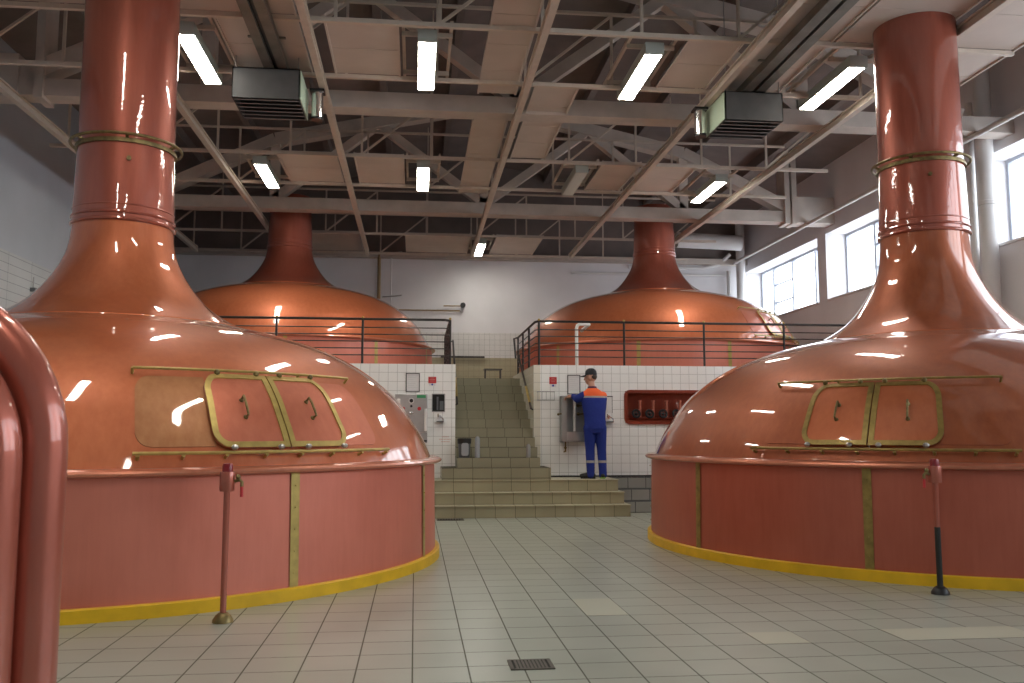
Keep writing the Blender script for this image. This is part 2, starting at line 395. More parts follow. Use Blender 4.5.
# ------------------------------------------------------------------ suspended ceiling frame
RAILX = [-5.8, -3.5, -1.33, 1.5, 4.2, 6.5]
RZ = 6.02
for i, x in enumerate(RAILX):
    b = MB()
    b.box(x - .045, x + .045, -3, 23.8, RZ, RZ + .02); b.box(x - .045, x + .045, -3, 23.8, RZ + .11, RZ + .13); b.box(x - .012, x + .012, -3, 23.8, RZ + .02, RZ + .11)
    b.box(x - .03, x + .03, 23.7, 23.8, RZ - .02, RZ + .16)
    struct(b.build('ceiling_rail_%d' % (i + 1), M['ivory']), 'ivory steel runner of the ceiling frame')
BARY = [4.9, 6.6, 10.33, 12.02, 15.58, 17.48, 21.86, 24.3]
for i, y in enumerate(BARY):
    b = MB(); z = RZ + .13
    b.box(-6.3, 7.7, y - .03, y + .03, z, z + .055)
    if i >= 2:
        b.box(-6.3, 7.7, y - .025, y + .025, 7.25, 7.29)
        x = -6.0; n = 0
        while x < 7.6:
            b.box(x - .018, x + .018, y - .018, y + .018, z + .05, 7.27)
            if n % 3 == i % 3:
                b.bar((x, y, z + .05), (x + 1.25, y, 7.25), .035, .035, up=(0, 1, 0))
            if n % 4 == 1:
                b.box(x - .012, x + .012, y - .012, y + .012, 7.27, roofz(x) - .02)
            x += 1.25; n += 1
    struct(b.build('ceiling_lattice_%d' % (i + 1), M['ivory']), 'thin ivory steel lattice carrying the ceiling boards')
PZ = RZ + .19
PANELS = []
for y0, y1 in ((10.36, 11.99), (15.61, 17.45)):
    PANELS += [(-1.15, -.25, y0, y1), (3.38, 4.12, y0, y1), (.85, 1.42, y0 - 2.0, y1 + .5)]
PANELS += [(-2.5, -1.45, 15.61, 17.45), (-2.45, -1.45, 10.36, 11.99), (4.28, 5.22, 15.61, 17.45), (4.28, 5.22, 10.36, 11.99), (4.28, 5.22, 6.63, 10.3),
           (5.25, 6.42, 6.63, 10.3), (6.58, 7.7, 10.36, 11.99), (6.58, 7.7, 6.63, 10.3), (6.58, 7.7, 4.93, 6.57), (5.25, 6.42, 4.93, 6.57), (4.28, 5.22, 4.93, 6.57),
           (-5.7, -3.6, 6.63, 10.3), (-3.4, -1.45, 6.63, 10.3), (-5.7, -3.6, 4.93, 6.57), (-1.2, 1.4, 4.93, 6.57), (1.6, 4.1, 4.93, 6.57), (-3.4, -1.45, 4.93, 6.57),
           (-.3, 1.38, 21.9, 24.2), (2.0, 3.2, 21.9, 24.2), (-2.9, -1.45, 21.9, 24.2), (1.65, 2.3, 12.1, 15.5)]
for i, (x0, x1, y0, y1) in enumerate(PANELS):
    b = MB(); n = max(2, round((y1 - y0) / .85)); s = (y1 - y0) / n
    for k in range(n): b.box(x0, x1, y0 + k * s + .006, y0 + (k + 1) * s - .006, PZ, PZ + .03)
    b.box(x0, x0 + .025, y0, y1, PZ - .02, PZ + .04); b.box(x1 - .025, x1, y0, y1, PZ - .02, PZ + .04)
    struct(b.build('ceiling_panel_%d' % (i + 1), M['panel']), 'pale board lying in the ceiling frame')

# ------------------------------------------------------------------ fluorescent lamps
def lamp_proto():
    r = thing('ceiling_lamp', '', 'lamp', group='fluorescent ceiling lamps')
    b = MB(); b.prism([(-.12, .1), (.12, .1), (.12, -.04), (-.12, -.04)], (-.82, .82), 'y'); b.build('housing', M['lamp_body'], r)
    b = MB(); b.prism([(-.108, -.038), (.108, -.038), (.1, -.05), (-.1, -.05)], (-.77, .77), 'y'); b.build('diffuser', M['lamp'], r)
    for q in (-1, 1):
        b = MB(); b.box(-.115, .115, q * .795 - .022, q * .795 + .022, -.05, .01); b.build('end_cap', M['lamp_body'], r)
    for q in (-1, 1):
        b = MB(); b.box(q * .3 - .02, q * .3 + .02, -.85, .85, .16, .21); b.build('carrier_bar', M['ivory'], r)
        b = MB(); b.box(-.32, .32, q * .6 - .015, q * .6 + .015, .1, .16); b.build('cross_bracket', M['ivory'], r)
    return r
LAMPS = [(-2.85, 11.5, 'bright fluorescent lamp beside the left copper chimney'),
         (.1, 11.4, 'bright fluorescent lamp hung straight ahead above the tiled floor, in the front row'),
         (3.0, 11.45, 'bright slanting fluorescent lamp between the middle runners, left of the right heater'),
         (5.8, 11.55, 'bright fluorescent lamp between the right heater and the right chimney'),
         (-2.85, 16.8, 'smaller lit fluorescent lamp below the left heater'),
         (.1, 16.7, 'smaller lit lamp in the second row, below the straight-ahead front lamp'),
         (5.85, 17.0, 'lit lamp in the second row below the right heater'),
         (1.66, 23.2, 'smallest lit lamp, by the far wall'),
         (3.05, 16.7, 'unlit fluorescent lamp in the second row')]
for x in (-2.85, .1): LAMPS.append((x, 6.0, 'unseen fluorescent lamp overhead between the two near kettles, added light for the left one'))  # out of view, added to brighten the left kettle
for x in (-2.85, .1): LAMPS.append((x, .9, 'unseen fluorescent lamp overhead behind the viewer, added light for the left kettle'))  # second out-of-view pair, added for the same kettle
LAMPS += [(8.6, 8.6, 'fluorescent lamp above the right kettle')][:0]
lp = lamp_proto()
for i, (x, y, lab) in enumerate(LAMPS):
    o = lp if i == 0 else copy_tree(lp)
    o.location = (x, y, 6.14); o['label'] = lab
    if 'unlit' in lab:
        for ch in [q for q in bpy.data.objects if q.parent == o and q.name.startswith('diffuser')]:
            ch.data = ch.data.copy(); ch.data.materials[0] = M['lamp_off']

# ------------------------------------------------------------------ air heaters with their ducts
def heater(x0, x1, yf, side, lab):
    zt, zb, d = 6.035, 5.625, .83
    r = thing('unit_heater', lab, 'air heater', ((x0 + x1) / 2, yf + d / 2, zb), group='suspended air heaters')
    w = (x1 - x0) / 2; hgt = zt - zb
    b = MB()
    b.box(-w, w, -d / 2, -d / 2 + .015, 0, hgt); b.box(-w, w, d / 2 - .015, d / 2, 0, hgt); b.box(-w, w, -d / 2, d / 2, hgt - .015, hgt)
    b.box(-w, -w + .015, -d / 2, d / 2, 0, hgt); b.box(w - .015, w, -d / 2, d / 2, 0, hgt)
    b.build('casing', M['heater'], r)
    b = MB()
    s = side
    b.box(min(s * w, s * (w + .012)), max(s * w, s * (w + .012)), -d / 2 + .01, d / 2 - .01, .01, hgt - .01)
    q = b.build('side_panel', M['heater_green'], r); q['label'] = 'pale green side panel'
    for k in range(6):
        y = -d / 2 + .08 + k * .14
        b = MB(); b.bar((-w + .02, y, .0), (w - .02, y, .0), .085, .012, up=(0, -.35, .93)); b.build('louver', M['heater_in'], r)
    b = MB(); b.box(-w + .02, w - .02, -d / 2 + .02, d / 2 - .02, .12, .14); b.build('inner_grille', M['black'], r)
    b = MB(); b.cyl((s * (w + .16), d / 2 - .2, -.02), (s * (w + .16), d / 2 - .2, .34), .08, 16)
    m_ = b.build('motor', M['chrome'], r, smooth=True)
    b = MB(); b.box(s * (w + .16) - .1, s * (w + .16) + .1, d / 2 - .3, d / 2 - .1, .34, .37); b.build('motor_cap', M['black'], m_)
    b = MB(); b.cyl((s * (w + .16), d / 2 - .2, -.05), (s * (w + .16), d / 2 - .2, -.02), .09); b.build('motor_base', M['black'], m_)
    for sx in (-1, 1):
        b = MB(); b.cyl((sx * (w - .03), -d / 2 + .05, hgt), (sx * (w - .03), -d / 2 + .05, hgt + 1.6), .008, 8); b.build('hanger_rod', M['steel_dull'], r)
    return r
heater(-2.43, -1.56, 11.5, 1, 'dark grey louvred air heater hung beside the left chimney')
heater(4.27, 5.11, 11.6, -1, 'dark grey louvred air heater hung near the right chimney, green side facing left')
def duct(xa, xb, y1, lab):
    r = thing('air_duct', lab, 'duct', ((xa + xb) / 2, 5, 6.036)); w = (xb - xa) / 2
    b = MB(); b.box(-w, -.03, 1.5, y1 - 5, 0, .11); b.build('channel', M['duct'], r)
    b = MB(); b.box(.03, w, 1.5, y1 - 5, 0.01, .11); b.build('channel', M['duct'], r)
    b = MB(); b.box(-.03, .03, 1.5, y1 - 5, .05, .10); b.build('web', M['black'], r)
    for k in range(3):
        b = MB(); b.box(-w - .08, w + .08, 2 + k * 1.9 - .02, 2 + k * 1.9 + .02, .095, .112); b.build('bracket', M['duct'], r)
duct(-2.03, -1.73, 12.0, 'dark twin duct running back to the left air heater')
duct(4.52, 4.86, 12.1, 'dark twin duct running back to the right air heater')

# ------------------------------------------------------------------ brew kettles
PR = [(3.24, 1.01), (3.215, 1.07), (3.18, 1.15), (3.12, 1.26), (3.05, 1.37), (2.98, 1.48), (2.9, 1.58), (2.81, 1.675), (2.70, 1.77), (2.57, 1.87), (2.42, 1.965),
      (2.24, 2.06), (2.0, 2.155), (1.7, 2.245), (1.4, 2.315), (1.26, 2.345)]
NK = [(1.26, 2.345), (1.12, 2.415), (.97, 2.505), (.85, 2.605), (.745, 2.725), (.655, 2.855), (.59, 2.97), (.54, 3.09), (.51, 3.22), (.495, 3.36)]
def cat(P, n):
    """smooth resample of a profile (Catmull-Rom)"""
    P = [Vector((a, c)) for a, c in P]; out = []
    for i in range(len(P) - 1):
        p0 = P[max(i - 1, 0)]; p1 = P[i]; p2 = P[i + 1]; p3 = P[min(i + 2, len(P) - 1)]
        for k in range(n):
            t = k / n
            out.append(.5 * ((2 * p1) + (p2 - p0) * t + (2 * p0 - 5 * p1 + 4 * p2 - p3) * t * t + (3 * p1 - p0 - 3 * p2 + p3) * t ** 3))
    out.append(P[-1]); return [(q.x, q.y) for q in out]
DOME = cat(PR, 3)
# arc length table for placing things on the dome
ARC = [0]
for a_, b_ in zip(DOME[:-1], DOME[1:]): ARC.append(ARC[-1] + math.hypot(b_[0] - a_[0], b_[1] - a_[1]))
def on_dome(az, z, off=0.0):
    for i in range(len(DOME) - 1):
        if DOME[i][1] <= z <= DOME[i + 1][1] or i == len(DOME) - 2:
            (r0, z0), (r1, z1) = DOME[i], DOME[i + 1]
            t = (z - z0) / (z1 - z0); r = r0 + (r1 - r0) * t
            nr, nz = (z1 - z0), (r0 - r1); l = math.hypot(nr, nz)
            r += off * nr / l; z += off * nz / l
            break
    return Vector((r * math.sin(az), -r * math.cos(az), z))
def dome_patch(b, az0, az1, z0, z1, off, thick, rl=0, rr=0, n=16):
    """curved plate on the dome; corners at the az0 side rounded by rl (degrees-ish in az), at the az1 side by rr"""
    def lim(f, r, width):            # f 0..1 vertical -> inset at a rounded corner
        if r <= 0: return 0
        hz = r / 1.0; e = min(f, 1 - f)
        if e >= hz: return 0
        q = 1 - e / hz; return (1 - math.sqrt(max(0, 1 - q * q)))
    rows = []
    fz = [0, .012, .03, .06, .1, .15, .2] + [.2 + .6 * i / 8 for i in range(1, 8)] + [.8, .85, .9, .94, .97, .988, 1]
    for f in fz:
        a = az0 + lim(f, rl, 1) * rl * (az1 - az0) * .9; c = az1 - lim(f, rr, 1) * rr * (az1 - az0) * .9
        z = z0 + (z1 - z0) * f
        rows.append([(a + (c - a) * k / n, z) for k in range(n + 1)])
    vs = [on_dome(a, z, off) for row in rows for a, z in row] + [on_dome(a, z, off - thick) for row in rows for a, z in row]
    R = len(rows); W = n + 1; N = R * W; fs = []
    for i in range(R - 1):
        for k in range(n):
            q = (i * W + k, i * W + k + 1, (i + 1) * W + k + 1, (i + 1) * W + k)
            fs.append(q); fs.append(tuple(N + j for j in reversed(q)))
        fs.append((i * W, (i + 1) * W, N + (i + 1) * W, N + i * W)); e = n
        fs.append((i * W + e, N + i * W + e, N + (i + 1) * W + e, (i + 1) * W + e))
    for k in range(n):
        fs.append((k, N + k, N + k + 1, k + 1)); t = (R - 1) * W
        fs.append((t + k, t + k + 1, N + t + k + 1, N + t + k))
    b.add(vs, fs)
    # outline, for the brass border
    left = [r[0] for r in rows]; right = [r[-1] for r in rows]
    bottom = rows[0]; top = rows[-1]
    return bottom + right[1:] + list(reversed(top))[1:] + list(reversed(left))[1:-1]
def dome_strip(b, outline, width, off, thick, c):
    """flat brass border along a closed outline of (az, z), lying inside it; c = centre (az, z)"""
    pts = [on_dome(a, z, off) for a, z in outline]; n = len(pts)
    nrm = [(on_dome(a, z, off + .1) - on_dome(a, z, off)).normalized() for a, z in outline]
    vs = []
    for i in range(n):
        d = (pts[(i + 1) % n] - pts[i - 1]).normalized(); inw = nrm[i].cross(d).normalized()
        if inw.dot(on_dome(*c, off) - pts[i]) < 0: inw = -inw
        vs += [pts[i], pts[i] + inw * width, pts[i] + inw * width - nrm[i] * thick, pts[i] - nrm[i] * thick]
    fs = []
    for i in range(n):
        j = (i + 1) % n
        for k in range(4):
            l = (k + 1) % 4; fs.append((4 * i + k, 4 * j + k, 4 * j + l, 4 * i + l))
    b.add(vs, fs)
def kettle(loc, s, rot, lab, chim_top, ns=1.0, collar=4.25, seam=3.42, rear=False, patch='patch', tone=''):
    """s = +1: hatch doors at +30..+52 degrees round the dome, -1: the mirror of it"""
    r = thing('brew_kettle', lab, 'brewing kettle', loc, rot, 'copper brew kettles')
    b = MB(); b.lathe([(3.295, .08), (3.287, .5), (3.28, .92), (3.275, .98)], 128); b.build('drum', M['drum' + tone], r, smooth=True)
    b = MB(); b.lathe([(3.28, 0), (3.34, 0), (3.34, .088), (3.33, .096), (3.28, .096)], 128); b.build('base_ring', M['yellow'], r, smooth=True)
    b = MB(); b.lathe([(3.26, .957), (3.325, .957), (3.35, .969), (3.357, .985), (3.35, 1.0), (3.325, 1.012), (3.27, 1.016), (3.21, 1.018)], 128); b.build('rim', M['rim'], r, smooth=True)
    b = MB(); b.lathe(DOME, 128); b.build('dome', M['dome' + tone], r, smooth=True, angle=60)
    nk = cat([(a, 2.345 + (z - 2.345) * ns) for a, z in NK], 3)
    b = MB(); b.lathe(nk + [(.49, seam)], 96); b.build('neck', M['neck' if rear else 'dome' + tone], r, smooth=True, angle=60)
    b = MB(); b.torus(1.262, 2.342, .009, 128); b.build('shoulder_seam', M['dome' + tone], r, smooth=True)
    b = MB(); b.lathe([(.50, seam), (.485, seam + .6), (.475, collar), (.47, chim_top), (.001, chim_top)], 72); b.build('chimney', M['neck'], r, smooth=True)
    for dz, rr in ((0, .020), (.07, .016), (.15, .010)):
        b = MB(); b.torus(.498 if dz < .1 else .492, seam + dz, rr, 72); b.build('seam_ring', M['neck'], r, smooth=True)
    if not rear:
      b = MB(); b.lathe([(.475, collar - .05), (.50, collar - .05), (.50, collar - .01), (.475, collar - .01)], 72); b.torus(.545, collar + .02, .016, 72)
      for k in range(6):
        t = 2 * PI * k / 6 + .3; b.bar((.48 * math.sin(t), -.48 * math.cos(t), collar), (.545 * math.sin(t), -.545 * math.cos(t), collar + .02), .03, .02)
      b.build('brass_collar', M['brass_dark'], r, smooth=True)
      b = MB(); t = s * .35; b.cyl((.46 * math.sin(t), -.46 * math.cos(t), collar - .22), (.52 * math.sin(t), -.52 * math.cos(t), collar - .22), .022, 12); b.build('gauge_plug', M['brass_dark'], r, smooth=True)
    # brass straps down the drum
    for k in range(11):
        t = s * rad(41) + 2 * PI * k / 11
        b = MB(); b.lathe([(3.26, .092), (3.302, .092), (3.29, .955), (3.26, .955)], 2, a0=t - .0115, a1=t + .0115)
        for j in range(5): b.ball((3.298 * math.sin(t), -3.298 * math.cos(t), .2 + j * .165), .007, 8)
        b.build('strap', M['brass_shaded' if tone else 'brass'], r)
    # hatch
    def A(d): return s * rad(d)
    b = MB(); dome_patch(b, A(20.3), A(30.5), 1.16, 1.69, .006, .012, rl=.22); q = b.build('hatch_backing', M[patch], r, smooth=True)
    if patch == 'patch': q['label'] = 'dark bronze sheet left bare beside the doors'
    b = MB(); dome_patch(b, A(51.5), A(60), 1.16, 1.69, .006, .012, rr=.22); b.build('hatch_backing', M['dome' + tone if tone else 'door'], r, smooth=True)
    for (a0, a1, rl, rr) in ((30, 40.9, .24, 0), (41.1, 52, 0, .24)):
        b = MB(); out = dome_patch(b, A(a0), A(a1), 1.14, 1.695, .034, .02, rl=rl, rr=rr)
        d = b.build('hatch_door', M['dome' if tone else 'door'], r, smooth=True)
        b = MB(); dome_strip(b, out, .046, .043, .014, (A((a0 + a1) / 2), 1.42)); b.build('brass_border', M['brass_shaded' if tone else 'brass'], d)
        am = A(35.2 if a0 < 35 else 46.5)
        p = [on_dome(am, 1.365, .034), on_dome(am, 1.36, .085), on_dome(am, 1.40, .09), on_dome(am, 1.46, .09), on_dome(am, 1.50, .085), on_dome(am, 1.495, .034)]
        b = MB(); b.tube(p, .010, 10); b.ball(p[0], .02, 10); b.ball(p[-1], .02, 10); b.build('handle', M['brass_dark'], d, smooth=True)
        for e in ((a0 + 2.6), (a1 - 1.6)):
            b = MB(); c = on_dome(A(e), 1.135, .055); b.ball(c, .028, 8, (1, 1, .8)); b.build('roller', M['steel'], d)
            b = MB(); c0 = on_dome(A(e), 1.70, .05); b.ball(c0, .024, 8); b.build('roller', M['brass_dark'], d)
    b = MB(); b.tube([on_dome(A(20 + k), 1.712, .055) for k in range(42)], .011, 8)
    for e in (20, 33, 48, 61): b.tube([on_dome(A(e), 1.712, 0), on_dome(A(e), 1.712, .055)], .012, 8)
    b.build('upper_guide_rail', M['brass_shaded' if tone else 'brass'], r, smooth=True)
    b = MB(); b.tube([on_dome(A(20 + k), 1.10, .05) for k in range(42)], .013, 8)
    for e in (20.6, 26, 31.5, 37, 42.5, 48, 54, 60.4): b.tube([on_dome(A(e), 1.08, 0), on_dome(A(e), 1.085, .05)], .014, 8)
    b.build('lower_guide_rail', M['brass_shaded' if tone else 'brass'], r, smooth=True)
    return r
kettle((-3.071, 9.530, 0), 1, 0, 'near left copper kettle, bronze sheet bare beside its two hatch doors', 8.05, 1.0, 4.24, 3.40)
kettle((6.059, 9.866, 0), -1, 0, 'near right copper kettle, its dome catching the window light', 8.05, 1.10, 4.46, 3.60, patch='dome_dark', tone='_dark')  # dark tone: shade put into its copper and brass colours
kettle((-2.91, 20.5, ZF + .1), -1, rad(-50), 'rear left copper kettle behind the tiled platform railing', 6.55 - ZF, 1.0, 3.62, 3.3, True, 'door')
kettle((5.68, 20.5, ZF + .1), 1, rad(3), 'rear right copper kettle on the platform behind the man', 6.55 - ZF, 1.0, 3.62, 3.3, True, 'door')

# ------------------------------------------------------------------ sample stands in front of the kettles
def stand(x, y, s, lab, mfoot, split):
    r = thing('sampling_stand', lab, 'sampling stand', (x, y, 0), 0, 'copper sampling stands')
    b = MB(); b.lathe([(.001, .065), (.03, .062), (.05, .045), (.068, .018), (.07, 0), (.001, 0)], 24); b.build('foot', mfoot, r, smooth=True)
    b = MB(); b.cyl((0, 0, .05), (0, 0, .9), .021, 16)
    b.build('post', M['pipe'], r, smooth=True)
    if split:
        b = MB(); b.cyl((0, 0, .05), (0, 0, .52), .0225, 16); q = b.build('post_sleeve', M['shoe'], r, smooth=True); q['label'] = 'blackened lower half of the post'
    b = MB(); b.lathe([(.001, .865), (.046, .868), (.05, .88), (.05, .99), (.047, 1.0), (.001, 1.002)], 24); b.build('valve_body', M['pipe'], r, smooth=True)
    b = MB(); b.lathe([(.001, 1.0), (.036, 1.0), (.036, 1.04), (.03, 1.055), (.001, 1.06)], 20); b.build('knob', M['dark_red'], r, smooth=True)
    b = MB(); b.tube([(s * .045, 0, .935), (s * .085, -.01, .945), (s * .10, -.012, .93), (s * .10, -.012, .90)], .012, 10); b.ball((s * .072, -.005, .965), .018, 10); b.build('spout', M['brass_dark'], r, smooth=True)
    b = MB(); b.cyl((s * .10, -.012, .905), (s * .10, -.012, .83), .011, 10); b.build('lever', M['red'], r, smooth=True)
stand(-1.27, 6.28, 1, 'thin copper sampling stand before the left kettle, lever on its right', M['brass_dark'], False)
stand(4.13, 6.73, -1, 'thin sampling stand before the right kettle, lower post blackened', M['black'], True)

# ------------------------------------------------------------------ foreground pipes
def bend(x, y, z0, R, r, lab, y2, zt):
    p = [(x, y, 0), (x, y, .5), (x, y, z0)]
    for k in range(1, 13):
        t = rad(90) * k / 12; p.append((x - R * (1 - math.cos(t)), y + (y2 - y) * k / 12, z0 + R * math.sin(t)))
    p.append((x - R - 2.2, y2, z0 + R + .0))
    b = MB(); b.tube(p, r, 32)
    o = b.build('copper_pipe', M['pipe'], None, smooth=True); tag(o, lab, 'pipe', 'bent copper pipes')
bend(-1.305, 3.3, 1.21, .55, .083, 'thick bent copper pipe close to the viewer, the one nearer the kettle', 3.3, 0)
bend(-1.395, 3.15, 1.18, .44, .083, 'thick bent copper pipe at the very edge, beside its twin', 3.15, 0)

# ------------------------------------------------------------------ drains, replaced tiles
def drain(x0, x1, y0, y1, lab):
    cx, cy = (x0 + x1) / 2, (y0 + y1) / 2; w, d = (x1 - x0) / 2, (y1 - y0) / 2
    r = thing('floor_drain', lab, 'drain', (cx, cy, 0), 0, 'floor drains')
    b = MB(); b.box(-w, w, -d, -d + .02, 0, .006); b.box(-w, w, d - .02, d, 0, .006); b.box(-w, -w + .02, -d, d, 0, .006); b.box(w - .02, w, -d, d, 0, .006); b.build('rim', M['grate'], r)
    b = MB(); b.box(-w + .02, w - .02, -d + .02, d - .02, 0, .0015); b.build('pit', M['pit'], r)
    n = 9
    b = MB()
    for k in range(n):
        x = -w + .04 + (2 * w - .08) * k / (n - 1); b.box(x - .007, x + .007, -d + .02, d - .02, .001, .006)
    b.build('grating', M['grate'], r)
drain(.525, .765, 4.86, 5.07, 'dark slotted drain grate set in the near floor tiles')
drain(.33, .72, 12.95, 13.2, 'far dark drain slot at the foot of the entry steps')
b = MB(); b.box(1.203, 1.497, 6.21 + .003, 6.83 - .003, 0, .002); struct(b.build('floor_tile_light', M['tile_light']), 'single paler replacement tile')
b = MB(); b.box(3.003, 3.897, 5.283, 5.587, 0, .002); struct(b.build('floor_tile_light', M['tile_light']), 'row of paler replacement tiles')
b = MB(); b.box(2.103, 2.397, 5.283, 5.587, 0, .002); struct(b.build('floor_tile_light', M['tile_light']), 'single paler tile nearer the right kettle')

# ------------------------------------------------------------------ entry steps, landing, stairs, platform
b = MB()
for k in range(3):
    y = 13.29 + .275 * k
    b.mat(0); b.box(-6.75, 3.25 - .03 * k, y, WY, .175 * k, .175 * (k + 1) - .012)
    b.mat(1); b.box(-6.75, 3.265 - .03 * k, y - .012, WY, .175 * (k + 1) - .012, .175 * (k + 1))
struct(b.build('floor_steps', [M['step_tile'], M['step_top']]), 'three wide olive tiled steps up to the landing')
b = MB()
for k in range(3):
    y = 13.9 + .24 * k; b.box(3.12, 9.7, y, WY, .175 * k, .175 * (k + 1) - .002)
struct(b.build('floor_steps_grey', M['step_grey']), 'grey tiled steps set back to the right')
b = MB()
b.box(.42, 2.13, 13.88, WY, LZ, .71)
for k in range(10):
    y = 13.98 + .30 * k; b.box(.66, 1.97, y, y + .32 if k < 9 else 18.0, .71 - .02, .71 + .157 * (k + 1))
struct(b.build('floor_stairs', M['stair_tile']), 'olive tiled staircase climbing between the two platform blocks')
# platform blocks
b = MB(); b.box(XL, .45, WY + .2, YF, 0, ZF); struct(b.build('floor_platform_left', [M['plat']]))
NX0, NX1, NZ0, NZ1 = 3.53, 5.45, 1.42, 1.96
b = MB(); b.box(2.08, XR, WY + .42, YF, 0, ZF); struct(b.build('floor_platform_right', [M['plat']]))
b = MB(); b.box(.45, 2.08, 18.0, YF, 0, 2.28); struct(b.build('floor_platform_middle', [M['plat']]))
b = MB(); b.box(XL, .66, WY, WY + .2, LZ, ZP + .012); struct(b.build('wall_platform_left', M['tile_xz']), 'white tiled front of the left platform')
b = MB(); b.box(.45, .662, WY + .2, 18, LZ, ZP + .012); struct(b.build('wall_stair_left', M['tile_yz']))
b = MB(); y0, y1 = WY, WY + .42
b.box(2.08, NX0, y0, y1, LZ - .5, ZP + .012); b.box(NX1, XR, y0, y1, LZ - .5, ZP + .012); b.box(NX0, NX1, y0, y1, LZ - .5, NZ0); b.box(NX0, NX1, y0, y1, NZ1, ZP + .012)
struct(b.build('wall_platform_right', M['tile_xz']), 'white tiled front of the right platform')
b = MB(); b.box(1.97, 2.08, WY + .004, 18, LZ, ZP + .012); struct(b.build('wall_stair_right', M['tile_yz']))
# dark skirting line on the landing
b = MB(); b.box(2.13, 9.7, WY - .01, WY, LZ, LZ + .025); struct(b.build('baseboard_right', M['black']))

# tap niche
r = thing('tap_niche', 'copper lined recess of wort taps in the white tiled wall, right of the man', 'tap recess', ((NX0 + NX1) / 2, WY, NZ0))
cx = (NX0 + NX1) / 2
outer = rrect(NX0 - .02 - cx, NX1 + .02 - cx, -.02, NZ1 - NZ0 + .02, .10); inner = rrect(NX0 + .03 - cx, NX1 - .03 - cx, .03, NZ1 - NZ0 - .03, .07)
n = len(outer); b = MB()
vs = [(u, -.03, w) for u, w in outer] + [(u, -.03, w) for u, w in inner] + [(u, .004, w) for u, w in outer] + [(u, .004, w) for u, w in inner]
fs = []
for i in range(n):
    j = (i + 1) % n; fs += [(i, j, n + j, n + i), (i, 2 * n + i, 2 * n + j, j), (n + i, n + j, 3 * n + j, 3 * n + i)]
b.add(vs, fs); b.build('frame', M['niche'], r)
b = MB(); W2 = (NX1 - NX0) / 2; Hn = NZ1 - NZ0
b.box(-W2, W2, .33, .34, 0, Hn); b.box(-W2, W2, 0, .34, 0, .012); b.box(-W2, W2, 0, .34, Hn - .012, Hn); b.box(-W2, -W2 + .012, 0, .34, 0, Hn); b.box(W2 - .012, W2, 0, .34, 0, Hn)
b.box(-W2, W2, .31, .33, Hn * .44, Hn * .47)
b.build('lining', M['niche'], r)
b = MB(); b.cyl((-W2 + .05, .18, .08), (W2 - .05, .18, .08), .02); b.build('manifold', M['niche'], r)
for k in range(4):
    x = NX0 + .30 + k * .235
    t = thing('wort_tap', 'copper tap with black hand wheel, %s in the copper recess' % ('first from the recess edge', 'second from the recess edge', 'third from the recess edge', 'fourth, partly behind the kettle')[k], 'tap', (x, WY + .18, NZ0 + .1), 0, 'wort taps in the recess')
    b = MB(); b.cyl((0, 0, 0), (0, 0, .27), .024, 12); b.cyl((0, 0, .27), (0, 0, .29), .032, 12); b.build('pipe', M['rim'], t, smooth=True)
    b = MB(); b.tube([(0, -.02, .12), (-.03, -.06, .12), (-.035, -.09, .11)], .013, 8); b.build('spout', M['pipe'], t, smooth=True)
    b = MB(); b.torus(.062, 0, .02, 20); b.cyl((-.06, 0, 0), (.06, 0, 0), .01, 8); b.cyl((0, -.06, 0), (0, .06, 0), .01, 8); b.ball((0, 0, 0), .03, 10)
    w = b.build('hand_wheel', M['black'], t, smooth=True); w.location = (-.085, -.08, .06); w.rotation_euler = (rad(80), 0, 0)

# ------------------------------------------------------------------ railings
def railing(name, lab, pts, posts, knobs):
    r = thing(name, lab, 'railing', (0, 0, 0), 0, 'platform railings')
    r.location = (pts[0][0], pts[0][1], ZP)
    def L(x, y, z): return (x - pts[0][0], y - pts[0][1], z - ZP)
    b = MB(); b.tube([L(*p, 3.14) for p in pts], .021, 10); b.build('top_rail', M['rail'], r, smooth=True)
    for z in (3.0, 2.885, 2.77, 2.655, 2.54):
        b = MB(); b.tube([L(*p, z) for p in pts], .0095, 8); b.build('mid_rail', M['rail'], r, smooth=True)
    for i, (x, y) in enumerate(posts):
        b = MB(); b.cyl(L(x, y, ZP + .012), L(x, y, 3.14), .02, 10); q = b.build('post', M['rail'], r, smooth=True)
        if i in knobs:
            b = MB(); b.ball(L(x, y, 3.165), .022, 10); b.build('brass_cap', M['brass'], q, smooth=True)
    return r
rR = railing('guard_railing', 'black railing along the white tiled platform behind the man', [(9.6, WY + .06), (2.07, WY + .06), (2.02, WY + .16), (2.02, 17.4)],
             [(2.07, WY + .06), (3.54, WY + .06), (4.95, WY + .06), (6.39, WY + .06), (7.8, WY + .06), (9.2, WY + .06), (2.02, 15.7), (2.02, 16.6), (2.02, 17.4)], (0, 1, 2, 3, 4))
b = MB(); b.tube([(2.02 - 9.6, 17.4 - WY - .06, .76), (1.96 - 9.6, 17.6 - WY - .06, .76), (1.99 - 9.6, 17.55 - WY - .06, .35)], .02, 10); b.build('end_bracket', M['rail'], rR, smooth=True)
rL = railing('guard_railing', 'black railing on the left platform block in front of the rear left kettle', [(-6.6, WY + .06), (.48, WY + .06), (.57, WY + .16), (.57, 17.4)],
             [(-5.1, WY + .06), (-3.7, WY + .06), (-2.28, WY + .06), (-.88, WY + .06), (.57, WY + .1), (.57, 15.2), (.57, 15.7), (.57, 16.2), (.57, 16.8), (.57, 17.4)], (2, 3, 4))
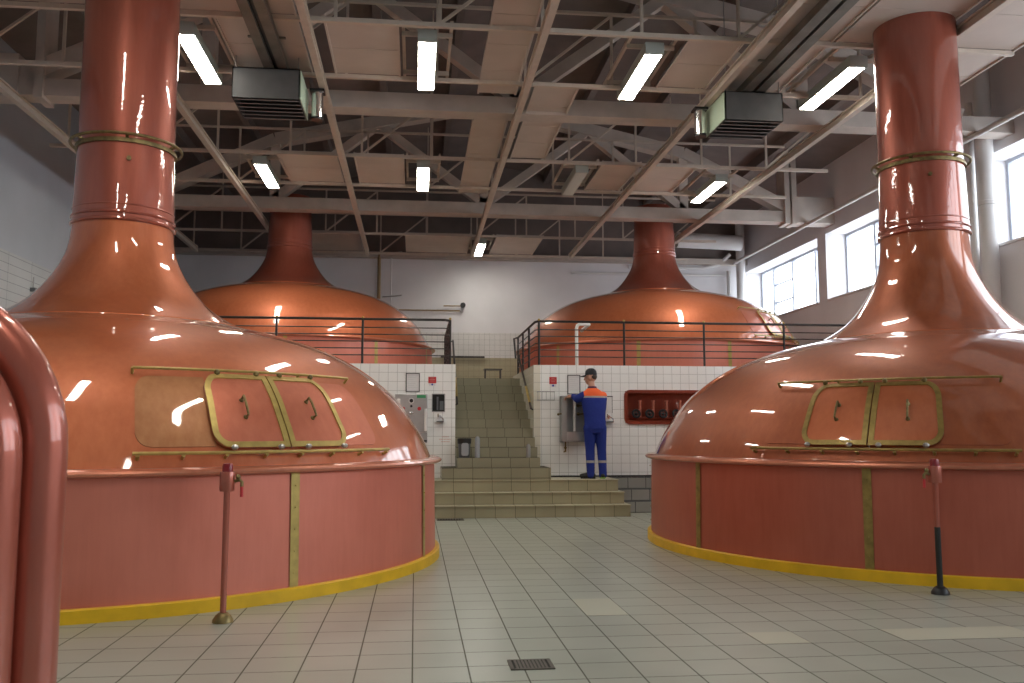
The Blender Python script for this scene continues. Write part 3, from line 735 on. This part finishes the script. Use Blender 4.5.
def handrail(x, p, lab):
    r = thing('handrail', lab, 'handrail', (x, p[0][0], p[0][1]), 0, 'stair handrails')
    q = [(0, a - p[0][0], z - p[0][1]) for a, z in p]
    b = MB(); b.tube(q, .018, 10); b.build('rail', M['rail'], r, smooth=True)
    s = -1 if x < 1.2 else 1
    for i in (0, -1):
        b = MB(); b.tube([q[i], (s * .035, q[i][1], q[i][2] - .02)], .012, 8); b.build('bracket', M['rail'], r)
    b = MB(); m0 = Vector(q[0]).lerp(Vector(q[1]), .1); m1 = Vector(q[0]).lerp(Vector(q[1]), .38); b.tube([m0, m1], .021, 10); e = b.build('worn_grip', M['brass'], r, smooth=True)
    e['label'] = 'yellow worn stretch of rail'
handrail(1.93, [(14.75, 1.66), (16.6, 2.72)], 'short dark handrail on the right wall of the staircase, yellow worn grip')
handrail(.70, [(14.95, 1.74), (16.8, 3.0)], 'steep dark handrail along the left edge of the staircase')

# ------------------------------------------------------------------ things on the tiled fronts
def frame_paper(x0, x1, z0, z1, lab):
    r = thing('notice_frame', lab, 'notice', ((x0 + x1) / 2, WY, z0), 0, 'framed notices'); w = (x1 - x0) / 2; h = z1 - z0
    b = MB(); t = .014
    b.box(-w, w, -.02, 0, h - t, h); b.box(-w, w, -.02, 0, 0, t); b.box(-w, -w + t, -.02, 0, t, h - t); b.box(w - t, w, -.02, 0, t, h - t); b.build('frame', M['heater'], r)
    b = MB(); b.box(-w + t, w - t, -.008, -.001, t, h - t); pp = b.build('sheet', M['paper'], r)
    b = MB()
    for k in range(7):
        z = h * .85 - k * h * .105; b.box(-w + .035, w - .035 - .03 * (k % 3), -.0095, -.008, z, z + .006)
    b.build('print', M['print'], pp)
frame_paper(-.16, .07, 1.93, 2.24, 'framed white notice on the left tiled block above the steel control panel')
frame_paper(2.54, 2.76, 1.90, 2.23, 'framed white notice above the steel cabinet in front of the man')
def sign(x0, x1, z0, z1, lab):
    r = thing('warning_sign', lab, 'sign', ((x0 + x1) / 2, WY, z0), 0, 'small red warning signs'); w = (x1 - x0) / 2; h = z1 - z0
    b = MB(); b.box(-w, w, -.008, 0, h * .3, h); b.build('red_plate', M['red'], r)
    b = MB(); b.box(-w * .8, w * .8, -.007, 0, 0, h * .3); b.build('white_plate', M['paper'], r)
    b = MB(); b.cyl((0, -.0075, h * .15), (0, -.0095, h * .15), h * .11, 16); b.build('blue_disc', M['blue_dot'], r)
    b = MB()
    for k, ww in enumerate((.45, .7, .55)): b.box(-w * ww, w * ww, -.0095, -.008, h * (.85 - .17 * k), h * (.89 - .17 * k))
    b.build('print', M['pale_red'], r)
sign(.21, .34, 2.03, 2.18, 'small red sign over a blue dot, on the left tiled block')
sign(2.235, 2.36, 2.02, 2.19, 'small red sign over a blue dot, above the wire basket left of the man')
# wire basket
r = thing('wire_basket', 'flat wire basket fixed on white tiles left of the man', 'wire basket', (2.17, WY, 1.80)); b = MB()
for z in (0, .14):
    b.tube([(-.14, -.002, z), (-.14, -.08, z), (.14, -.08, z), (.14, -.002, z)], .008, 6)
for x in (-.14, -.07, 0, .07, .14): b.tube([(x, -.08, 0), (x, -.08, .14)], .004, 6); b.tube([(x, -.08, 0), (x, -.002, 0)], .004, 6)
b.build('wire_frame', M['steel_dull'], r)
# left steel control panel
r = thing('control_panel', 'stainless steel control panel on the left tiled block, red buttons and a dial', 'control panel', (-.065, WY + .004, 1.09))
b = MB(); b.box(-.265, .265, -.10, 0, .18, .80); b.build('cabinet', M['steel'], r, bevel=.006)
b = MB(); b.box(-.265, .265, -.14, 0, 0, .165); b.build('lower_tray', M['steel_dull'], r, bevel=.006)
b = MB(); b.box(-.265, .26, -.145, -.138, .02, .05); b.build('tray_lip', M['black'], r)
for x in (-.13, .13):
    b = MB(); b.cyl((x, -.10, .56), (x, -.125, .56), .03, 16); q = b.build('button', M['red'], r, smooth=True)
b = MB(); b.cyl((0, -.10, .69), (0, -.115, .69), .045, 20); q = b.build('dial', M['white'], r, smooth=True)
b = MB(); b.cyl((0, -.115, .69), (0, -.118, .69), .032, 20); b.build('dial_face', M['black'], q)
b = MB(); b.cyl((0, -.10, .60), (0, -.12, .60), .02, 12); b.build('selector', M['black'], r)
b = MB(); b.ball((0, -.115, .49), .03, 12, (1.4, .7, .8)); b.build('spout', M['chrome'], r, smooth=True)
b = MB(); b.box(.09, .235, -.104, -.10, .735, .785); b.build('green_label', M['green_lbl'], r)
b = MB(); b.box(-.235, -.18, -.135, -.10, .5, .72); b.build('handle', M['white'], r, bevel=.008)
b = MB(); b.cyl((.235, -.13, .2), (.235, -.13, .56), .024, 14); b.build('sight_tube', M['white'], r, smooth=True)
# dark pocket beside it
r = thing('wall_pocket', 'black rectangular opening in the left tiled block', 'wall box', (.38, WY, 1.60)); b = MB()
t = .012
b.box(-.11, .11, -.012, 0, 0, t); b.box(-.11, .11, -.012, 0, .3 - t, .3); b.box(-.11, -.11 + t, -.012, 0, t, .3 - t); b.box(.11 - t, .11, -.012, 0, t, .3 - t); b.build('rim', M['steel_dull'], r)
b = MB(); b.box(-.098, .098, -.004, -.001, t, .3 - t); b.build('dark_back', M['pit'], r)
b = MB(); b.box(-.03, .0, -.010, -.004, .03, .25); b.box(.02, .085, -.012, -.004, .03, .18); b.build('insert', M['bin'], r)
def faucet(x, z, lab):
    r = thing('wall_faucet', lab, 'faucet', (x, WY, z), 0, 'small wall faucets')
    b = MB(); b.cyl((0, 0, .06), (0, -.012, .06), .03, 16); b.cyl((0, -.01, .06), (0, -.07, .06), .014, 12); b.build('body', M['chrome'], r, smooth=True)
    b = MB(); b.tube([(0, -.06, .06), (.03, -.09, .05), (.06, -.1, .02), (.06, -.1, -.01)], .011, 10); b.build('spout', M['chrome'], r, smooth=True)
    b = MB(); b.box(-.05, .07, -.11, 0, -.03, -.012); b.build('drip_tray', M['bin'], r, bevel=.003)
    b = MB(); b.cyl((-.025, -.05, .06), (-.025, -.05, .11), .008, 8); b.build('lever', M['brass_dark'], r)
faucet(.40, 1.46, 'small chrome faucet with drip tray below the black wall opening')
faucet(3.24, 1.46, 'small chrome faucet with drip tray on the wall right of the man')
b = MB()
for k, (u0, u1) in enumerate(((.44, .55), (.40, .59), (.43, .58))):
    x = u0
    while x < u1 - .012: b.box(x, x + .016, WY - .003, WY, 1.185 - .04 * k, 1.197 - .04 * k); x += .024
o = b.build('painted_notice', M['pale_red']); tag(o, 'faint red three-line notice painted on the left tiled block', 'notice')
# cabinet the man works at
r = thing('steel_cabinet', 'open grey steel instrument cabinet on the white tiles, the man reaching over it', 'cabinet', (2.645, WY, 1.11))
b = MB(); w = .235; d = .26; hgt = .755; t = .02
b.box(-w, w, -.02, 0, 0, hgt); b.box(-w, -w + t, -d, 0, 0, hgt); b.box(w - t, w, -d, 0, 0, hgt); b.box(-w, w, -d, 0, hgt - t, hgt); b.box(-w, w, -d, 0, 0, t); b.build('casing', M['steel_dull'], r)
b = MB(); b.box(-w - .012, -w + .07, -d - .02, -d, 0, hgt); b.build('door_edge', M['steel_dull'], r)
b = MB(); b.cyl((-.03, -d + .02, .17), (-.03, -d + .02, .7), .02, 14); b.build('sight_tube', M['white'], r, smooth=True)
b = MB(); b.box(-w + t, w - t, -d - .015, -.02, .02, .16); b.build('lower_shelf', M['steel'], r)
for z in (.46, .60): 
    b = MB(); b.tube([(.06, -.1, z), (.12, -.2, z), (.16, -.22, z + .02)], .012, 8); b.ball((.06, -.1, z), .03, 10); b.build('valve', M['brass_dark'], r, smooth=True)
b = MB(); b.tube([(-w, -.2, .46), (-w - .05, -.22, .46)], .012, 8); b.ball((-w - .06, -.22, .45), .022, 8); b.build('latch', M['brass_dark'], r)
b = MB(); b.cyl((-.17, -.16, -.17), (-.17, -.16, 0), .012, 10); b.ball((-.17, -.16, -.10), .025, 10, (1, 1, .7)); b.tube([(-.17, -.16, -.15), (-.2, -.17, -.17)], .01, 8); b.build('drain_tap', M['brass_dark'], r, smooth=True)
# outlined plate
r = thing('wall_plate', 'pale rectangular plate hung on white tiles right of the man', 'plate', (3.2, WY, 1.59)); b = MB(); b.box(-.1, .1, -.008, 0, 0, .27); b.build('plate', M['white'], r)
b = MB(); b.box(-.115, .115, -.014, 0, .27, .285); b.box(.1, .108, -.012, 0, 0, .27); b.build('edge_strip', M['black'], r)

# bins on the stairs
r = thing('waste_bin', 'dark grey waste bin with pale bag at the foot of the staircase', 'bin', (.745, 13.93 + .12, .867 + .0)); r.location = (.78, 14.13, .867); b = MB()
b.lathe([(.001, 0), (.085, 0), (.105, .29), (.095, .29), (.08, .02), (.001, .02)], 20); b.build('bucket', M['bin'], r, smooth=True)
b = MB(); b.lathe([(.108, .22), (.112, .295), (.10, .305), (.09, .26)], 20); b.build('rim_liner', M['shoe'], r, smooth=True)
b = MB(); b.prism(rrect(-.05, .06, .03, .23, .03), (-.112, -.09), 'y'); b.build('bag', M['bag'], r, smooth=True)
def canister(x, y, z, rr, hh, lab, mt):
    r = thing('canister', lab, 'canister', (x, y, z), 0, 'canisters on the stairs'); b = MB(); b.lathe([(.001, 0), (rr, 0), (rr, hh * .9), (rr * .8, hh), (.001, hh)], 20); b.build('body', mt, r, smooth=True)
    b = MB(); b.lathe([(.001, hh), (rr * .5, hh), (rr * .5, hh + .015), (.001, hh + .015)], 14); b.build('lid', M['steel_dull'], r, smooth=True)
canister(.985, 14.1, .867, .04, .32, 'slim pale canister standing beside the grey waste bin', M['bag'])
canister(1.80, 14.1, .867, .035, .20, 'small grey canister at the right edge of the staircase', M['steel_dull'])

# little stand at the head of the stairs
r = thing('metal_stand', 'low metal stand at the head of the staircase', 'stand', (1.62, 18.6, 2.28)); b = MB(); b.box(-.19, .19, -.12, .12, .29, .315); b.build('top', M['grate'], r)
for sx in (-1, 1):
    b = MB(); b.tube([(sx * .16, -.1, 0), (sx * .16, -.1, .29)], .012, 8); b.tube([(sx * .16, .1, 0), (sx * .16, .1, .29)], .012, 8); b.build('leg', M['grate'], r)

# ------------------------------------------------------------------ pipes and fittings on walls
def tg(b, name, mat, lab, cat_, grp=None): return tag(b.build(name, mat, None, smooth=True), lab, cat_, grp)
b = MB(); b.tube([(2.86, 15.55, ZF), (2.86, 15.55, 3.12), (2.875, 15.55, 3.17), (2.91, 15.55, 3.195), (3.1, 15.62, 3.2), (3.15, 16.6, 3.2)], .03, 14); tg(b, 'vent_pipe', M['white'], 'white upright pipe with elbow behind the railing', 'pipe')
b = MB(); b.cyl((-1.06, 25.02, ZF), (-1.06, 25.02, 6.3), .05, 14); tg(b, 'upright_pole', M['pole_tan'], 'tan upright pole on far wall behind rear left kettle', 'pole')
r = thing('conduit', 'thin white conduit with two bracket lamps on the far wall', 'conduit', (-.72, 25.1, 2.4)); b = MB(); b.cyl((0, 0, 0), (0, 0, 3.9), .016, 8); b.build('tube', M['pipe_white'], r)
for z in (2.7, 3.95):
    b = MB(); b.tube([(-.24, -.05, z - .02), (.1, -.08, z), (.3, -.08, z + .03)], .02, 8); b.build('bracket', M['steel_dull'], r)
r = thing('beam_sensor', 'horizontal pipe ending in a black disc on the far wall', 'pipe', (1.27, 25.1, 4.85)); b = MB(); b.cyl((-1.8, 0, -.13), (-.03, 0, -.13), .02, 10); b.build('pipe', M['pole_tan'], r)
b = MB(); b.cyl((-.5, -.02, 0), (0, -.05, 0), .018, 10); b.build('arm', M['pole_tan'], r)
b = MB(); b.cyl((.05, -.1, .02), (.05, -.02, .02), .075, 20); b.build('disc', M['black'], r, smooth=True)
b = MB(); b.ball((0, -.05, -.15), .04, 10); b.build('joint', M['steel_dull'], r)
b = MB(); b.box(.7, 1.95, 25.08, 25.13, 3.37, 3.42); tg(b, 'wall_strip', M['rail'], 'dark strip along the top of the beige tiles above the stairs', 'strip')
b = MB(); b.cyl((9.45, 24.75, ZF), (9.45, 24.75, 7.4), .13, 18); tg(b, 'corner_pipe', M['pipe_white'], 'thick white upright pipe in the far right corner', 'pipe', 'white wall pipes')
b = MB(); b.cyl((9.15, 24.95, ZF), (9.15, 24.95, 6.0), .06, 14); tg(b, 'corner_pipe', M['pipe_white'], 'slimmer white upright pipe just left of the thick corner pipe', 'pipe', 'white wall pipes')
b = MB(); b.cyl((9.52, 13.6, 0), (9.52, 13.6, 7.4), .13, 20); b.lathe([(.131, 5.05), (.15, 5.06), (.15, 5.12), (.131, 5.13)], 20, (9.52, 13.6, 0)); tg(b, 'wall_pipe', M['pipe_white'], 'thick white upright pipe behind the right chimney', 'pipe', 'white wall pipes')
b = MB(); b.cyl((9.58, 14.05, 0), (9.58, 14.05, 7.0), .05, 14); tg(b, 'wall_pipe', M['pipe_white'], 'slim white upright pipe beside the thick one behind the right chimney', 'pipe', 'white wall pipes')
b = MB(); b.cyl((9.1, -3, 6.12), (9.1, 24.3, 6.12), .045, 12); tg(b, 'overhead_pipe', M['pipe_white'], 'long white overhead pipe running along the window wall', 'pipe', 'white wall pipes')
for k, y in enumerate((1.0, 6.9, 13.2, 19.6)):
    pass
b = MB(); b.tube([(6.2, 25.14, 6.1), (8.4, 25.14, 6.1), (8.9, 25.1, 6.2), (9.2, 24.9, 6.5)], .05, 12); b.tube([(4.5, 25.15, 5.9), (9.2, 25.15, 5.9)], .04, 12); tg(b, 'far_pipe', M['pipe_white'], 'pale pipework under the roof in the far right corner', 'pipe')
b = MB(); b.cyl((7.4, 24.3, 6.75), (9.3, 24.3, 6.7), .22, 18); tg(b, 'vent_duct', M['pipe_white'], 'thick pale duct under the roof at the far right', 'duct')
r = thing('wall_bracket', 'small dark bracket on the left wall beside the kettle neck', 'bracket', (XL, 16.2, 3.72)); b = MB(); b.box(.012, .1, -.04, .04, 0, .07); b.build('base', M['bin'], r)
b = MB(); b.cyl((.05, 0, .07), (.05, 0, .26), .012, 8); b.build('rod', M['steel_dull'], r)

# ------------------------------------------------------------------ the man
def blob(parts, voxel, name, mat, parent, smooth_it=4):
    """union of tapered limbs into one continuous surface"""
    b = MB()
    for q in parts: q(b)
    o = b.build(name + '_tmp', mat, None, fix=False)
    md = o.modifiers.new('r', 'REMESH'); md.mode = 'VOXEL'; md.voxel_size = voxel
    sm = o.modifiers.new('s', 'SMOOTH'); sm.iterations = smooth_it; sm.factor = .5
    dg = bpy.context.evaluated_depsgraph_get(); me = bpy.data.meshes.new_from_object(o.evaluated_get(dg))
    bpy.data.objects.remove(o, do_unlink=True)
    me.name = name; me.polygons.foreach_set('use_smooth', [True] * len(me.polygons))
    if not me.materials: me.materials.append(mat)
    n = bpy.data.objects.new(name, me); C.objects.link(n); n.parent = parent
    return n
def limb(*pts):
    """pts: (x,y,z,r)"""
    def f(b):
        P = [Vector(p[:3]) for p in pts]; R = [p[3] for p in pts]
        Q, S = [], []
        for i in range(len(P) - 1):
            for k in range(5): t = k / 5; Q.append(P[i].lerp(P[i + 1], t)); S.append(R[i] + (R[i + 1] - R[i]) * t)
        Q.append(P[-1]); S.append(R[-1])
        b.tube(Q, S, 14); b.ball(P[0], R[0], 14); b.ball(P[-1], R[-1], 14)
        for p_, r_ in zip(P[1:-1], R[1:-1]): b.ball(p_, r_ * 1.0, 14)
    return f
def loft(rows):
    """rows: (z, cx, cy, rx, ry) elliptical cross sections, closed at both ends"""
    def f(b):
        n = 24; vs = []
        for z, cx, cy, rx, ry in rows:
            for k in range(n):
                t = 2 * PI * k / n; vs.append((cx + rx * math.cos(t), cy + ry * math.sin(t), z))
        fs = [(i * n + k, i * n + (k + 1) % n, (i + 1) * n + (k + 1) % n, (i + 1) * n + k) for i in range(len(rows) - 1) for k in range(n)]
        fs.append(tuple(range(n - 1, -1, -1))); fs.append(tuple((len(rows) - 1) * n + k for k in range(n)))
        b.add(vs, fs)
    return f
def ell(c, r, sc): return lambda b: b.ball(c, r, 18, sc)

man = thing('person', 'person in blue workwear with orange shoulders and dark cap, reaching left at the steel cabinet', 'person', (2.895, 14.17, LZ)); man.scale = (.985, .985, .985)
# local frame: x right, y towards the wall, z up; height 1.78
LH = (-.40, .20, 1.335)                     # left hand, resting on the cabinet top
hands = []
def hand(w, d, side):
    """palm and five bent fingers; w = wrist, d = direction the fingers point, thumb to 'side'"""
    w = Vector(w); d = Vector(d).normalized(); up = Vector((0, 0, 1)); s = d.cross(up).normalized() * side; dn = -up
    pc = w + d * .05
    hands.append(limb((*w, .026), (*(w + d * .03), .03), (*(w + d * .075), .033)))
    hands.append(lambda b: b.ball(tuple(pc), .036, 14, (1.05, 1.05, .62)))
    for k, (off, ln) in enumerate(((-.030, .072), (-.010, .082), (.010, .078), (.029, .062))):
        base = w + d * .085 + s * off
        k1 = base + d * ln * .45 + dn * .006; k2 = k1 + d * ln * .30 + dn * .02; k3 = k2 + d * ln * .12 + dn * .026
        hands.append(limb((*base, .0105), (*k1, .0098), (*k2, .009), (*k3, .008)))
    tb = w + d * .03 - s * .028; t1 = tb - s * .025 + d * .03 + dn * .008; t2 = t1 + d * .03 + dn * .014
    hands.append(limb((*tb, .014), (*t1, .012), (*t2, .010)))
hand((-.325, .17, 1.345), (-.9, .42, -.05), 1)
hand((.02, .30, 1.10), (-.5, .75, .1), -1)
HC = Vector((-.055, .035, 1.655))           # head centre
fwd = Vector((-.86, .50, -.06)).normalized(); hup = Vector((0, 0, 1)); side = fwd.cross(hup).normalized()
def hp(f, s_, u): return tuple(HC + fwd * f + side * s_ + hup * u)
parts = [loft([(.80, 0, 0, .13, .10), (.92, 0, 0, .155, .11), (1.05, -.01, 0, .145, .10), (1.2, -.015, 0, .165, .105), (1.33, -.02, 0, .185, .10), (1.42, -.025, 0, .15, .085), (1.47, -.03, 0, .07, .065)]),
         limb((-.03, 0, 1.42, .058), (-.04, .015, 1.50, .054), (-.05, .025, 1.57, .055)),
         ell(HC + fwd * -.008 + hup * .02, .092, (1.0, 1.0, 1.12)), ell(HC + fwd * .028 + hup * -.045, .066, (1, 1, 1.05)), ell(HC + fwd * .045 + hup * -.088, .034, (1, 1, .8)),
         limb((*hp(.09, 0, .02), .013), (*hp(.108, 0, -.025), .017)), limb((*hp(.085, -.018, -.062), .011), (*hp(.085, .018, -.062), .011)),
         ell(hp(.078, .03, .022), .014, (1, 1, .8)), ell(hp(.078, -.03, .022), .014, (1, 1, .8)),
         ell(hp(-.01, .088, -.01), .03, (.55, .55, 1.15)), ell(hp(-.01, -.088, -.01), .03, (.55, .55, 1.15)),
         limb((-.17, .0, 1.365, .05), (-.27, .05, 1.30, .042), (-.325, .17, 1.345, .026)),
         limb((.14, .0, 1.36, .052), (.15, .12, 1.12, .043), (.02, .30, 1.10, .027)),
         limb((-.085, 0, .86, .085), (-.075, .015, .47, .055), (-.075, -.01, .10, .042)), limb((.095, 0, .86, .085), (.115, .015, .47, .055), (.125, -.01, .10, .042)),
         limb((-.075, -.01, .07, .04), (-.14, .03, .04, .034)), limb((.125, -.01, .07, .04), (.14, .06, .04, .034))] + hands
blob(parts, .0065, 'body', M['skin'], man, 2)
BLUE, ORANGE, SILVER = (.006, .024, .23), (.85, .13, .03), (.38, .37, .36)
jm = banded('jacket_cloth', BLUE, [(1.315, 1.345, SILVER), (1.345, 1.60, ORANGE)])
# the yoke runs across the shoulders; the raised sleeves are blue again beyond the shoulder seam
blob([loft([(.80, .005, 0, .178, .135), (.90, .005, 0, .18, .138), (1.0, 0, 0, .178, .128), (1.15, -.01, 0, .195, .132), (1.28, -.015, 0, .212, .13), (1.37, -.02, 0, .205, .118), (1.43, -.028, 0, .14, .10), (1.475, -.035, .01, .085, .08)]),
      limb((.135, .01, 1.345, .08), (.15, .11, 1.13, .066), (.06, .25, 1.10, .046)),
      limb((-.15, 0, 1.35, .082), (-.185, .01, 1.34, .08))], .010, 'jacket', jm, man, 5)
sm_ = banded('sleeve_cloth', BLUE, [(1.372, 1.50, BLUE)])
slv = blob([limb((-.18, .005, 1.345, .08), (-.275, .055, 1.30, .068), (-.325, .165, 1.345, .046))], .009, 'sleeve', sm_, man, 3); slv['label'] = 'blue sleeve of the arm stretched out to the left'
tm = banded('trouser_cloth', BLUE, [(.255, .295, SILVER)])
blob([loft([(.74, 0, 0, .155, .115), (.84, 0, 0, .172, .126), (.90, 0, 0, .165, .12)]),
      limb((-.085, 0, .82, .108), (-.082, .015, .47, .078), (-.078, -.01, .10, .066), (-.078, -.01, .06, .068)),
      limb((.09, 0, .82, .108), (.112, .015, .47, .078), (.125, -.01, .10, .066), (.125, -.01, .06, .068))], .010, 'trousers', tm, man, 4)
cl = blob([loft([(1.44, -.032, .008, .088, .082), (1.49, -.036, .012, .076, .072), (1.51, -.038, .014, .07, .066)])], .009, 'collar', M['collar'], man, 2)
# cap with peak
b = MB(); prof = [(.0, .125), (.045, .12), (.078, .10), (.098, .068), (.105, .03), (.105, .008)]
b.lathe([(r_ * .94, z_) for r_, z_ in reversed(prof)], 28)
cap = b.build('cap', M['cap'], man, smooth=True, angle=80); cap.location = HC + fwd * -.005 + hup * .03; cap.rotation_euler = (rad(0), rad(0), 0)
b = MB(); n = 12; a0 = math.atan2(fwd.y, fwd.x); vs = []; fs = []
for k in range(n + 1):
    t = a0 + rad(-62 + 124 * k / n); ln = .085 * max(0.05, math.cos(rad(-62 + 124 * k / n)) - .35) / .65
    for rr, z in ((.10, .012), (.10 + ln, -.012), (.10 + ln, -.018), (.10, .004)): vs.append((rr * math.cos(t), rr * math.sin(t), z))
for k in range(n):
    for j in range(4): l = (j + 1) % 4; fs.append((k * 4 + j, (k + 1) * 4 + j, (k + 1) * 4 + l, k * 4 + l))
fs += [(0, 1, 2, 3), tuple(n * 4 + j for j in (3, 2, 1, 0))]
b.add(vs, fs); b.build('peak', M['cap'], cap, smooth=True)
hair = blob([ell(HC + fwd * -.024 + hup * .012, .086, (1, 1, .85))], .008, 'hair', M['hair'], man, 3)
# shoes
for (x, y, dx, dy) in ((-.075, -.01, -.13, .035), (.125, -.01, .03, .12)):
    sh = blob([limb((x, y, .075, .05), (x + dx * .4, y + dy * .4, .055, .046), (x + dx * 1.1, y + dy * 1.1, .042, .040)), limb((x - dx * .3, y - dy * .3, .05, .042), (x, y, .06, .046))], .008, 'shoe', M['shoe'], man, 3)
    b = MB(); d = Vector((dx, dy, 0)).normalized(); a = Vector((x, y, .012)) - d * .075; c = Vector((x, y, .012)) + d * .165
    b.bar(a, c, .085, .024); b.build('sole', M['shoe_green'] if x > 0 else M['shoe'], sh)

# ------------------------------------------------------------------ light and camera
w = bpy.data.worlds.new('overcast_sky'); bpy.context.scene.world = w; w.use_nodes = True
bg = w.node_tree.nodes['Background']; bg.inputs[0].default_value = (.86, .93, 1.0, 1); bg.inputs[1].default_value = 4.5
for i, (a, c) in enumerate(WINS):
    c = min(c, YF); ld = bpy.data.lights.new('window_daylight', 'AREA'); ld.shape = 'RECTANGLE'; ld.size = c - a; WZ0 = LOW if i > 2 else 4.4; ld.size_y = WZ1 - WZ0
    ld.cycles.is_portal = True
    lo = bpy.data.objects.new('window_daylight', ld); C.objects.link(lo); lo.location = (XG + .12, (a + c) / 2, (WZ0 + WZ1) / 2)
    lo.rotation_euler = (rad(90), 0, rad(90))

cam = bpy.data.cameras.new('camera'); co = bpy.data.objects.new('camera', cam); C.objects.link(co)
F = 885.0
cam.sensor_width = 36; cam.sensor_fit = 'HORIZONTAL'; cam.lens = F * 36 / 1024
cam.clip_start = .05; cam.clip_end = 200
P_ = math.atan(90.5 / F); Y_ = math.atan(97 / math.hypot(F, 90.5))
co.location = (0, 0, 1.27); co.rotation_euler = (PI / 2 + P_, 0, -Y_)
cam.dof.use_dof = True; cam.dof.focus_distance = 11.0; cam.dof.aperture_fstop = 4.0
S = bpy.context.scene; S.camera = co
S.view_settings.view_transform = 'Standard'; S.view_settings.look = 'None'; S.view_settings.gamma = 1; S.view_settings.use_curve_mapping = False
S.view_settings.exposure = 0.45
S.cycles.use_denoising = True
S.cycles.max_bounces = 8; S.cycles.diffuse_bounces = 5; S.cycles.glossy_bounces = 4; S.cycles.transparent_max_bounces = 8
S.cycles.sample_clamp_indirect = 8.0
